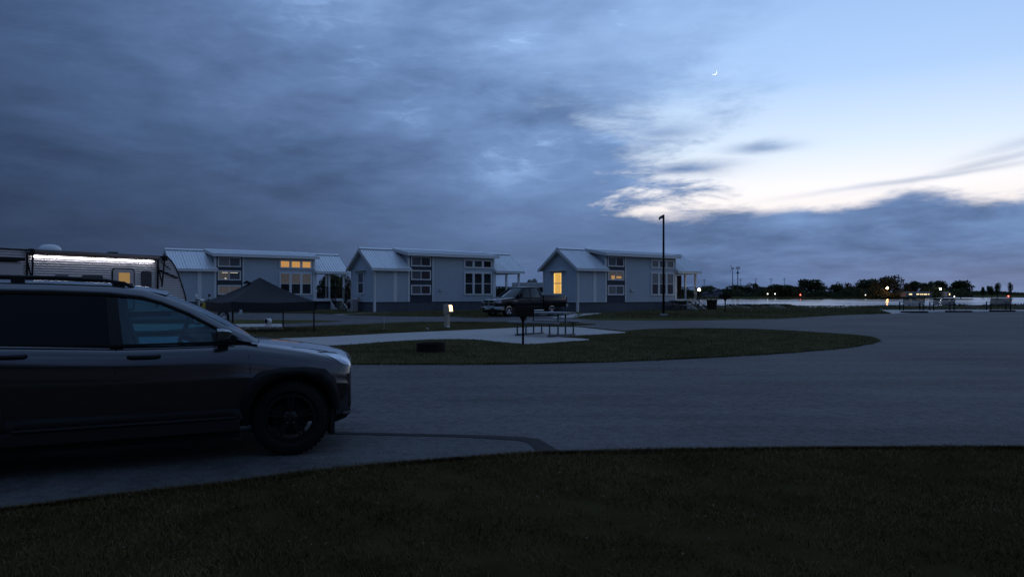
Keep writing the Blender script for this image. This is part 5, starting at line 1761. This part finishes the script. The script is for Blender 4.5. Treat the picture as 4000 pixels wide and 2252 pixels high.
g = G(2130, 1336)
picnic_table(Vector((0.105 / 1.0 + (2128 - 2000) / FPX * 24.6 - 0.08, 24.6, SLOPE * 24.6 + 0.045)), R(-38), 'grey plank picnic table with steel legs on the campsite pad behind the grill')
pt2 = local(c3, (9.6, -1.0, 0.0)); picnic_table(Vector((pt2.x, pt2.y, gz(pt2.y))), TH + 0.2, 'dark picnic table beside the rightmost cabin behind the lamp pole')

# light pole with camera-like lamp head
g = G(2592, 1237)
rt = empty('light_pole', g, 0); tag(rt, 'tall thin black pole with a small lamp head in front of the rightmost cabin', 'pole')
q = MB(); q.tube([(0, 0, 0.18), (0, 0, 5.98)], [0.068, 0.058], 10); q.build('pole', M_BLACK, rt, smooth=True)
q = MB(); q.lathe([(0.20, -0.1), (0.20, 0.16), (0.18, 0.19), (0.001, 0.19)], 20); q.build('footing', M_CONC2, rt, smooth=False)
q = MB(); q.bar((-0.05, 0, 5.78), (-0.13, -0.02, 5.82), 0.07); hd_ = q.build('bracket', M_BLACK, rt)
q = MB(); q.loft([[Vector((x, y * 0.09, z + w * 0.09)) for y, w in ((-1, -1), (1, -1), (1, 1), (-1, 1))] for x, z in ((-0.06, 5.86), (-0.16, 5.82), (-0.27, 5.74))]); q.build('lamp_head', M_STEEL, rt, bevel=0.02)
q = MB(); q.box((0.13, -0.22, 0.10), (0.12, 0.12, 0.2)); q.build('junction_box', M_CONC2, rt)

# glowing globe lamp right of the last cabin
g = H(2731, 1131, 57.0)
rt = empty('globe_lamp_post', Vector((g.x, 57.0, gz(57.0))), 0); tag(rt, 'bright yellow globe lamp on a thin post at the rightmost cabin porch', 'lamp')
zt = g.z - gz(57.0)
q = MB(); q.tube([(0, 0, -0.05), (0, 0, zt - 0.10)], 0.035, 8); q.build('post', M_BLACK, rt)
q = MB(); q.ball((0, 0, zt), 0.105, 14, 10); q.build('globe', M_LAMPY, rt, smooth=True)
q = MB(); q.lathe([(0.06, zt - 0.12), (0.07, zt - 0.09)], 12); q.build('collar', M_BLACK, rt)

# bin by the stairs
pb = local(c3, (12.4, -1.9, 0)); rt = empty('rubbish_bin', Vector((pb.x, pb.y, gz(pb.y))), 0.4); tag(rt, 'dark brown rubbish bin at the foot of the rightmost cabin stairs', 'bin')
q = MB(); q.loft([[Vector((x * w, y * w, z)) for x, y in ((-1, -1), (1, -1), (1, 1), (-1, 1))] for z, w in ((0.0, 0.24), (0.75, 0.29))]); q.build('body', M_RUST, rt)
q = MB(); q.bb(-0.31, 0.31, -0.31, 0.31, 0.752, 0.83); q.build('lid', M_BLACK, rt, bevel=0.02)

# benches and wheel stops by the water
for i, (px, lab) in enumerate(((3562, 'slatted dark bench facing the water, leftmost of the three'), (3680, 'slatted dark bench facing the water, middle of the three'), (3901, 'slatted dark bench facing the water, rightmost of the three'))):
    Yb = 55.5 if i < 2 else 56.5
    x = (px - 2000) / FPX * Yb
    rt = empty('park_bench', Vector((x, Yb, gz(Yb) + 0.03)), math.pi + R(4)); tag(rt, lab, 'bench', 'benches facing the lake')
    L2 = 0.86
    q = MB()
    for k_ in range(26):
        a = -L2 + 0.02 + k_ * (2 * L2 - 0.04) / 25
        q.bar((a, 0.20, 0.44), (a, 0.30, 0.90), 0.058, 0.012)
    q.bar((-L2, 0.305, 0.905), (L2, 0.305, 0.905), 0.05); q.bar((-L2, 0.20, 0.43), (L2, 0.20, 0.43), 0.05)
    tag(q.build('backrest', M_BLACK, rt), kind='stuff')
    for k_ in range(6):
        q = MB(); q.bb(-L2, L2, 0.12 - k_ * 0.075, 0.18 - k_ * 0.075, 0.415, 0.435); q.build('seat_slat', M_BLACK, rt)
    for s in (-1, 1):
        q = MB(); q.bar((s * 0.80, 0.22, 0.0), (s * 0.80, 0.20, 0.43), 0.06); q.build('leg', M_BLACK, rt)
        q = MB(); q.bar((s * 0.80, -0.26, 0.0), (s * 0.80, -0.26, 0.62), 0.06); q.build('leg', M_BLACK, rt)
        q = MB(); q.bar((s * 0.80, -0.28, 0.63), (s * 0.80, 0.25, 0.66), 0.06, 0.03); q.build('armrest', M_BLACK, rt)
for i, (px, py, lab) in enumerate(((3572, 1221.5, 'low dark wheel stop on the paving below the left bench'), (3745, 1219.5, 'low dark wheel stop on the paving below the middle bench'), (3915, 1217.5, 'low dark wheel stop on the paving below the right bench'))):
    g = G(px, py); rt = empty('wheel_stop', Vector((g.x, g.y, g.z + 0.012)), R(3)); tag(rt, lab, 'wheel stop', 'wheel stops in front of the benches')
    q = MB(); q.prism([(-0.08, 0.0), (0.08, 0.0), (0.05, 0.11), (-0.05, 0.11)], 'X', -0.95, 0.95); q.build('block', M_RUST, rt)
    q = MB(); q.bb(-0.6, -0.52, -0.03, 0.03, 0.11, 0.125); q.bb(0.52, 0.6, -0.03, 0.03, 0.11, 0.125); q.build('anchor_pins', M_STEEL, rt)


# ------------------------------------------------------------------ trees
def crown_mesh(name, rx, ry, rz, n, leaf, m, lobes, flat=0.35):
    """leaf-sized faces spread through a lobed crown volume, base of crown at z=0"""
    cents = []
    for _ in range(lobes):
        a = RNG.uniform(0, 2 * math.pi); rr = RNG.uniform(0.1, 0.68)
        cents.append((math.cos(a) * rr * rx, math.sin(a) * rr * ry, RNG.uniform(0.25, 0.78) * rz, RNG.uniform(0.28, 0.5)))
    cents.append((0, 0, 0.5 * rz, 0.62))
    pts = []
    per = n // len(cents)
    for (cx_, cy_, cz_, s) in cents:
        d = RNG.normal(0, 1, (per, 3)); d /= np.linalg.norm(d, axis=1)[:, None]
        rad = RNG.uniform(0.35, 1.0, per) ** 0.5 * RNG.uniform(0.85, 1.12, per)
        p = d * rad[:, None] * np.array([rx * s, ry * s, rz * s * 0.8]) + np.array([cx_, cy_, cz_])
        pts.append(p)
    p = np.concatenate(pts)
    p = p[p[:, 2] > 0]
    k = len(p)
    a = RNG.normal(0, 1, (k, 3)); a /= np.linalg.norm(a, axis=1)[:, None]
    b = RNG.normal(0, 1, (k, 3)); b -= (a * b).sum(1)[:, None] * a; b /= np.linalg.norm(b, axis=1)[:, None]
    s = leaf * RNG.uniform(0.6, 1.5, k)[:, None]
    v = np.stack([p - a * s, p + b * s * .6, p + a * s, p - b * s * .6], 1).reshape(-1, 3)
    f = (np.arange(k) * 4)[:, None] + np.array([0, 1, 2, 3])
    me = bpy.data.meshes.new(name)
    me.vertices.add(len(v)); me.vertices.foreach_set('co', v.ravel())
    me.loops.add(k * 4); me.loops.foreach_set('vertex_index', f.ravel().astype(np.int32))
    me.polygons.add(k); me.polygons.foreach_set('loop_start', (np.arange(k) * 4).astype(np.int32))
    me.update(calc_edges=True)
    me.materials.append(m)
    return me


def trunk_mesh(h, r, rx):
    q = MB()
    q.tube([(0, 0, -0.5), (0.05 * h, 0, h * 0.35), (0.02 * h, 0.03 * h, h * 0.75)], [r * 1.3, r, r * 0.5], 7)
    for i in range(5):
        a = 2 * math.pi * i / 5 + 0.4
        z0 = h * (0.30 + 0.07 * i)
        q.tube([(0.04 * h, 0, z0), (math.cos(a) * rx * .35, math.sin(a) * rx * .35, z0 + h * .16), (math.cos(a) * rx * .65, math.sin(a) * rx * .65, z0 + h * .28)], [r * .55, r * .35, r * .15], 5)
    return q.mesh('trunk', M_TRUNK, True)


CROWNS = [crown_mesh('crown', 1, 1, 1, 2600, 0.050, M_LEAF, 9), crown_mesh('crown', 1, 1, 1, 2600, 0.055, M_LEAF, 6),
          crown_mesh('crown', 1, 1, 1, 2200, 0.050, M_LEAF2, 8), crown_mesh('crown', 1, 1, 1, 1500, 0.055, M_LEAF, 11)]
TRUNK = trunk_mesh(1.0, 0.03, 0.5)


def tree(loc, h, w, kind, label, group='trees on the far shore', name='broadleaf_tree', base=0.12):
    rt = empty(name, loc, RNG.uniform(0, 6.28)); tag(rt, label, 'tree', group)
    t = bpy.data.objects.new('trunk', TRUNK); COL.objects.link(t); t.parent = rt; t.scale = (h * .8, h * .8, h)
    c = bpy.data.objects.new('crown', CROWNS[kind]); COL.objects.link(c); c.parent = rt
    c.scale = (w / 2 * 1.05, w / 2, h * (1 - base)); c.location = (0, 0, h * base)
    return rt


# far shore: (px centre, px width, px top, kind, label)
far_trees = [
    (2785, 60, 1128, 0, 'low dark tree on the far shore nearest the rightmost cabin'),
    (2830, 70, 1128, 1, 'low dark tree on the far shore just left of the wind turbine'),
    (2893, 100, 1114, 0, 'dark rounded tree on the far shore at the foot of the siren tower'),
    (2942, 66, 1108, 2, 'brownish tree on the far shore right of the siren tower'),
    (2985, 70, 1121, 1, 'dark tree on the far shore under the left white shore light'),
    (3050, 120, 1112, 0, 'wide dark tree on the far shore between the white and red shore lights'),
    (3120, 70, 1119, 1, 'low tree on the far shore directly behind the red shore light'),
    (3184, 118, 1092, 0, 'big bushy dark tree on the far shore right of the red shore light'),
    (3268, 70, 1112, 1, 'small dark tree on the far shore right of the big bushy tree'),
    (3300, 60, 1106, 2, 'reddish small tree on the far shore left of the orange street lamp pair of trees'),
    (3372, 100, 1092, 0, 'tall dark tree on the far shore left of the orange street lamp'),
    (3425, 60, 1104, 1, 'narrow dark tree on the far shore close left of the orange street lamp'),
    (3470, 96, 1082, 3, 'tallest tree on the far shore, with open branches above the orange street lamp'),
    (3525, 70, 1107, 2, 'brownish tree on the far shore just right of the orange street lamp'),
    (3565, 66, 1100, 0, 'dark tree on the far shore above the left lit house windows'),
    (3612, 62, 1106, 1, 'dark tree on the far shore above the right lit house windows'),
    (3648, 54, 1100, 2, 'slim brown tree on the far shore left of the white street lamp'),
    (3684, 60, 1098, 0, 'dark tree on the far shore just right of the white street lamp'),
    (3752, 104, 1097, 1, 'large round dark tree at the right end of the far tree row'),
]
for (px, w, top, kd, lab) in far_trees:
    Yt = 468.0 + RNG.uniform(-4, 14)
    x = (px - 2000) / FPX * Yt
    zb = 0.6
    h = CAM_H - (top - HORIZON) / FPX * Yt - zb
    tree(Vector((x, Yt, zb)), h * 1.08, w / FPX * Yt * 1.25, kd, lab)
for (px, w, top, kd, lab) in ((3840, 16, 1120, 1, 'small slim tree standing alone right of the far tree row'), (3872, 28, 1116, 0, 'small conical tree standing behind the right bench'),
                              (3896, 20, 1106, 3, 'thin airy tree between the conical tree and the rightmost far tree'), (3947, 14, 1104, 3, 'thin airy tree furthest right on the far shore')):
    Yt = 560.0
    x = (px - 2000) / FPX * Yt
    h = CAM_H - (top - HORIZON) / FPX * Yt - 0.4
    tree(Vector((x, Yt, 0.4)), h * 1.05, w / FPX * Yt * 1.3, kd, lab, group='small trees at the right of the far shore', name='slender_tree', base=0.05)
# a continuous low wood behind and under the row
q = []
for i in range(26000):
    px = RNG.uniform(2650, 3800); Yt = RNG.uniform(458, 500)
    hh = 4.3 + 1.6 * math.sin(px * 0.021) + 1.0 * math.sin(px * 0.057 + 1)
    q.append(((px - 2000) / FPX * Yt, Yt, RNG.uniform(-0.2, max(hh, 1.0))))
o = blades('far_wood', np.array(q), 0.5, 1.3, 0.35, M_LEAF, 0.9)
tag(o, 'low dark scrub along the far shore', 'scrub', kind='stuff')
q = []
for i in range(9000):
    px = RNG.uniform(3700, 4300); Yt = RNG.uniform(900, 1100)
    q.append(((px - 2000) / FPX * Yt, Yt, RNG.uniform(-0.5, 4.2 + 1.2 * math.sin(px * .02))))
o = blades('distant_wood', np.array(q), 1.0, 2.2, 1.2, M_LEAF, 0.9)
tag(o, 'distant low wood at the right edge of the horizon', 'wood', kind='stuff')
# trees behind the cabins
tree(Vector((H(2072, 1100, 130).x, 130, 0.5)), 4.0, 2.9, 0, 'dark round tree seen between the middle and right cabins', group='trees behind the cabins', base=0.05)
tree(Vector((H(2104, 1100, 134).x, 134, 0.5)), 3.2, 2.6, 1, 'lower dark tree beside the round one between the right two cabins', group='trees behind the cabins', base=0.05)
tree(Vector((H(1285, 1100, 84).x, 84, 0.4)), 3.7, 4.0, 0, 'big dark tree seen through the leftmost cabin porch', group='trees behind the cabins', base=0.03)
tree(Vector((H(1345, 1100, 90).x, 90, 0.4)), 3.7, 3.0, 2, 'dark tree seen at the right end of the leftmost cabin porch', group='trees behind the cabins', base=0.03)
tree(Vector((H(1960, 1100, 150).x, 150, 0.4)), 2.8, 7.0, 1, 'low dark tree seen through the middle cabin porch', group='trees behind the cabins', base=0.03)

# white trailer far behind, between the right two cabins
rt = empty('distant_trailer', Vector((H(2080, 1110, 96).x, 96, 0.4)), 0.1); tag(rt, 'white boxy trailer roof seen over the pickup between the right two cabins', 'trailer')
q = MB(); q.bb(-2.6, 2.6, -1.2, 1.2, 0.5, 2.75); q.build('body', M_ROOFM, rt, bevel=0.08)
q = MB(); q.bb(-1.9, -0.6, -1.22, -1.201, 1.5, 2.1); q.build('window', M_PANE, rt)
q = MB(); q.bb(0.6, 1.6, -1.22, -1.201, 1.5, 2.1); q.build('window', M_PANE, rt)
for x in (-0.5, 0.5):
    q = MB(); q.lathe([(0.35, -1.2), (0.35, -1.0)], 16, (x, 0, 0.35), 'Y'); q.build('wheel', M_TYRE, rt)

# ------------------------------------------------------------------ far shore structures
def house(px0, px1, ptop, peave, Yt, label, lit=()):
    x0, x1 = (px0 - 2000) / FPX * Yt, (px1 - 2000) / FPX * Yt
    ze = CAM_H - (peave - HORIZON) / FPX * Yt; zt = CAM_H - (ptop - HORIZON) / FPX * Yt
    rt = empty('lakeside_house', Vector(((x0 + x1) / 2, Yt, 0.2)), 0); tag(rt, label, 'house', 'houses on the far shore')
    w = (x1 - x0) / 2
    q = MB(); q.bb(-w, w, -4, 4, 0, ze - 0.2); q.build('wall', M_HOUSE, rt)
    q = MB(); q.prism([(-w - .3, ze - 0.2), (w + .3, ze - 0.2), (0, zt - 0.2)], 'Y', -4.4, 4.4) if w < 5 else q.prism([(-4.4, ze - .2), (4.4, ze - .2), (0, zt - .2)], 'X', -w - .3, w + .3)
    q.build('roof', M_HROOF, rt)
    q = MB(); q.bb(-0.5, 0.5, -4.03, -4.001, 0.1, 2.1); q.build('door', M_HROOF, rt)
    for i, u in enumerate((-0.7, 0.45)):
        q = MB(); q.bb(u * w - .5, u * w + .5, -4.03, -4.001, 1.0, 2.1); q.build('window', M_PANE, rt)
    for (a, b, pz0, pz1) in lit:
        xa, xb = (a - 2000) / FPX * Yt - (x0 + x1) / 2, (b - 2000) / FPX * Yt - (x0 + x1) / 2
        z0, z1 = CAM_H - (pz1 - HORIZON) / FPX * Yt - .2, CAM_H - (pz0 - HORIZON) / FPX * Yt - .2
        q = MB(); q.bb(xa, xb, -4.12, -4.05, z0, z1); q.build('lit_window', M_FWIN, rt)
    return rt


house(2786, 2814, 1126, 1137, 460, 'small house with a pale gable on the far shore left of the wind turbine')
house(2740, 2778, 1140, 1146, 459, 'long low building on the far shore beside the globe lamp')
house(3527, 3625, 1139, 1143, 456, 'long low house with a row of lit windows on the far shore',
      lit=((3537, 3549, 1146.5, 1150.5), (3566, 3576, 1146.5, 1150), (3580, 3586, 1147, 1150), (3588, 3592, 1147, 1150.5), (3595, 3607, 1147, 1150.5), (3611, 3616, 1147, 1150)))
house(3686, 3702, 1138, 1144, 458, 'narrow house with one lit window left of the large round far tree', lit=((3692, 3696, 1145, 1152),))


def shore_lamp(px, py, Yt, m, r, label, cat='lamp', base=0.3, name='shore_lamp'):
    p = H(px, py, Yt)
    rt = empty(name, Vector((p.x, Yt, base)), 0); tag(rt, label, cat, 'lights along the far shore')
    q = MB(); q.tube([(0, 0, -0.4), (0, 0, p.z - base - r)], 0.09, 6); q.build('post', M_WOODPOLE, rt)
    q = MB(); q.ball((0, -0.25, p.z - base), r, 10, 8); q.build('lamp', m, rt, smooth=True)
    q = MB(); q.bar((0, 0, p.z - base - r * .5), (0, -0.25, p.z - base), 0.08); q.build('arm', M_WOODPOLE, rt)


shore_lamp(3465, 1124, 455.5, M_LAMPO, 0.62, 'orange street lamp on the far shore under the tallest tree')
shore_lamp(3673, 1127, 455.5, M_LAMPW, 0.48, 'white street lamp on the far shore left of the large round tree')
shore_lamp(2998, 1147, 455.5, M_LAMPS, 0.30, 'left white light of the pair on the far shore')
shore_lamp(3027, 1147, 455.5, M_LAMPS, 0.30, 'right white light of the pair on the far shore')
shore_lamp(3126, 1151, 455.5, M_LAMPR, 0.34, 'small red light on the far shore left of the big bushy tree')
shore_lamp(3540, 1156.5, 454.8, M_LAMPS, 0.26, 'small white light low on the bank below the lit house', base=0.1)
shore_lamp(3727, 1157.5, 454.8, M_LAMPS, 0.30, 'small white light low on the bank below the large round tree', base=0.1)
shore_lamp(3380, 1151.5, 454.8, mat('pale_lamp', (1, 1, 1), 0.4, emit=(0.9, 0.85, 0.7), estr=3.0), 0.32, 'faint pale light on the bank below the tall dark tree', base=0.1)
shore_lamp(3938, 1156, 560, M_LAMPR, 0.42, 'faint red light behind the right bench', base=0.1)

# wind turbine, siren tower and utility poles
p = H(2862, 1137, 470)
rt = empty('wind_turbine', Vector((p.x, 470, 0.4)), 0); tag(rt, 'small pale wind turbine with three blades on the far shore', 'wind turbine')
zt = CAM_H + (HORIZON - 1047) / FPX * 470 - 0.4
q = MB(); q.tube([(0, 0, -0.5), (0, 0, zt)], [0.42, 0.20], 10); q.build('tower', M_TURB, rt, smooth=True)
q = MB(); q.loft([[Vector((x, y * w, zt + z * w)) for y, z in ((-1, -1), (1, -1), (1, 1), (-1, 1))] for x, w in ((-0.7, 0.25), (0.2, 0.32), (1.1, 0.18))]); q.build('nacelle', M_TURB, rt)
for a in (118, 238, -15):
    d = Vector((math.cos(R(a)) * 0.55, -0.1, math.sin(R(a))))
    q = MB(); q.tube([Vector((-0.8, -0.3, zt)), Vector((-0.8, -0.3, zt)) + d * 0.9, Vector((-0.8, -0.3, zt)) + d * 2.4 , Vector((-0.8, -0.3, zt)) + d * 2.9], [0.10, 0.17, 0.09, 0.03], 6); q.build('blade', M_TURB, rt)
p = H(2882, 1137, 465)
rt = empty('siren_tower', Vector((p.x, 465, 0.4)), 0); tag(rt, 'slim tower with brown horn loudspeakers on top beside the wind turbine', 'tower')
zt = CAM_H + (HORIZON - 1040) / FPX * 465 - 0.4
q = MB(); q.tube([(0, 0, -0.5), (0, 0, zt - 1.5)], [0.32, 0.22], 8); q.build('mast', M_WOODPOLE, rt)
for i in range(5):
    x = -1.1 + i * 0.55
    for k_ in (0, 1):
        q = MB(); q.lathe([(0.10, 0.4), (0.18, -0.1), (0.30, -0.5)], 10, (x, 0, zt - 0.6 - k_ * 0.75), 'Y'); q.build('horn', M_HORN, rt)
q = MB(); q.bb(-1.3, 1.3, 0.2, 0.4, zt - 1.55, zt - 1.42); q.bb(-0.5, 0.5, -0.2, 0.4, zt - 3.9, zt - 3.4); q.build('cross_arm', M_WOODPOLE, rt)
q = MB(); q.lathe([(0.3, zt - 4.6), (1.1, zt - 4.1), (0.9, zt - 3.9), (0.3, zt - 3.7)], 12); q.build('collar', M_WOODPOLE, rt)
for px, top, Yt, lab in ((2751, 1088, 470, 'utility pole with crossbars behind the globe lamp'), (2893, 1086, 520, 'utility pole just right of the siren tower'), (2952, 1086, 500, 'utility pole over the brownish far tree'),
                         (3012, 1085, 500, 'utility pole above the pair of white shore lights'), (3064, 1084, 500, 'thin utility pole left of the big bushy far tree')):
    p = H(px, 1150, Yt); zt = CAM_H + (HORIZON - top) / FPX * Yt - 0.4
    rt = empty('utility_pole', Vector((p.x, Yt, 0.4)), RNG.uniform(-.3, .3)); tag(rt, lab, 'utility pole', 'utility poles across the water')
    q = MB(); q.tube([(0, 0, -0.5), (0, 0, zt)], [0.20, 0.13], 6); q.build('pole', M_WOODPOLE, rt)
    for k_, w_ in ((0.7, 1.3), (1.7, 1.0)):
        q = MB(); q.bb(-w_, w_, -0.08, 0.08, zt - k_ - 0.08, zt - k_ + 0.08); q.build('cross_arm', M_WOODPOLE, rt)
    for x in (-1.1, 0.0, 1.1):
        q = MB(); q.lathe([(0.08, zt - 0.62), (0.08, zt - 0.35)], 6, (x, 0, 0)); q.build('insulator', M_WOODPOLE, rt)

# crescent moon
Dm = 6000.0
p = H(2790, 283, Dm)
q = MB()
rm = Dm * 0.0036
out_pts, in_pts = [], []
for t in np.linspace(-88, 88, 25):
    a = R(t)
    out_pts.append((math.cos(a) * rm, math.sin(a) * rm))
    in_pts.append((math.cos(a) * rm * 0.80, math.sin(a) * rm * 1.0))
rows_f = [[(x, 0, z) for x, z in out_pts], [(x, -rm * 0.12, z) for x, z in in_pts]]
q.grid(rows_f); q.grid([[(x, 0.02 * rm, z) for x, z in out_pts], [(x, 0.10 * rm, z) for x, z in in_pts]])
mo = q.build('crescent_moon', M_MOON)
mo.location = p; mo.rotation_euler = (0, R(52), 0)
tag(mo, 'thin white crescent moon in the upper right of the sky', 'moon')


# ------------------------------------------------------------------ unseen camper shape added behind the viewpoint to shade the foreground
own = empty('camper_blocker', Vector((-3.0, -1.9, 0.0)), R(1)); tag(own, 'unseen dark camper shape with awning, added behind the viewpoint to shade the foreground', 'trailer')
q = MB(); q.prism([(-6.0, 0.5), (5.0, 0.5), (5.4, 1.2), (5.1, 2.6), (4.4, 3.2), (-6.0, 3.2)], 'Y', -2.4, 0.0); q.build('shell', M_AWNING, own)
q = MB(); q.grid([[(-5.6, 0.02, 2.9), (3.6, 0.02, 2.9)], [(-5.6, 0.9, 2.72), (3.6, 0.9, 2.72)], [(-5.6, 1.75, 2.52), (3.6, 1.75, 2.52)]]); q.build('awning', M_CANOPY, own)
q = MB(); q.tube([(-5.6, 1.75, 2.50), (3.6, 1.75, 2.50)], 0.05, 8); q.build('awning_roller', M_BLACK, own)
for x in (-5.6, 3.6):
    q = MB(); q.bar((x, 0.05, 1.0), (x, 1.75, 2.50), 0.05); q.build('awning_arm', M_BLACK, own)
q = MB(); q.prism(rounded(-1.0, -0.2, 0.6, 2.5, 0.1), 'Y', 0.001, 0.03); q.build('door', M_PLASTIC, own)
for x in (-1.6, -0.7):
    q = MB(); q.lathe([(0.35, -0.25), (0.35, -0.02)], 20, (x, 0, 0.35), 'Y'); q.build('wheel', M_TYRE, own)

# unseen vehicle-shaped blocker added out of frame on the left to shade the near driveway
mh = empty('motorhome_blocker', Vector((-8.2, -0.5, 0.0)), 0); tag(mh, 'unseen dark vehicle shape added left of the driveway to shade it', 'motorhome_blocker')
q = MB(); q.prism([(-6.5, 0.45), (5.0, 0.45), (5.4, 0.9), (5.4, 1.9), (4.9, 2.6), (4.3, 3.5), (-6.5, 3.5)], 'X', -2.5, 0.0); q.build('body', M_AWNING, mh)
q = MB(); q.prism([(5.0, 1.5), (5.42, 1.5), (5.42, 2.0), (4.95, 2.58)], 'X', -2.3, -0.2); q.build('windscreen', M_PANE, mh)
for y in (-4.0, 3.4):
    for x in (-2.4, -0.25):
        q = MB(); q.lathe([(0.42, 0.0), (0.42, 0.22)], 20, (x, y, 0.42), 'X'); q.build('wheel', M_TYRE, mh)
for y in (-4.5, -1.5, 1.5):
    q = MB(); q.bb(0.001, 0.03, y, y + 1.2, 1.7, 2.5); q.build('side_window', M_PANE, mh)
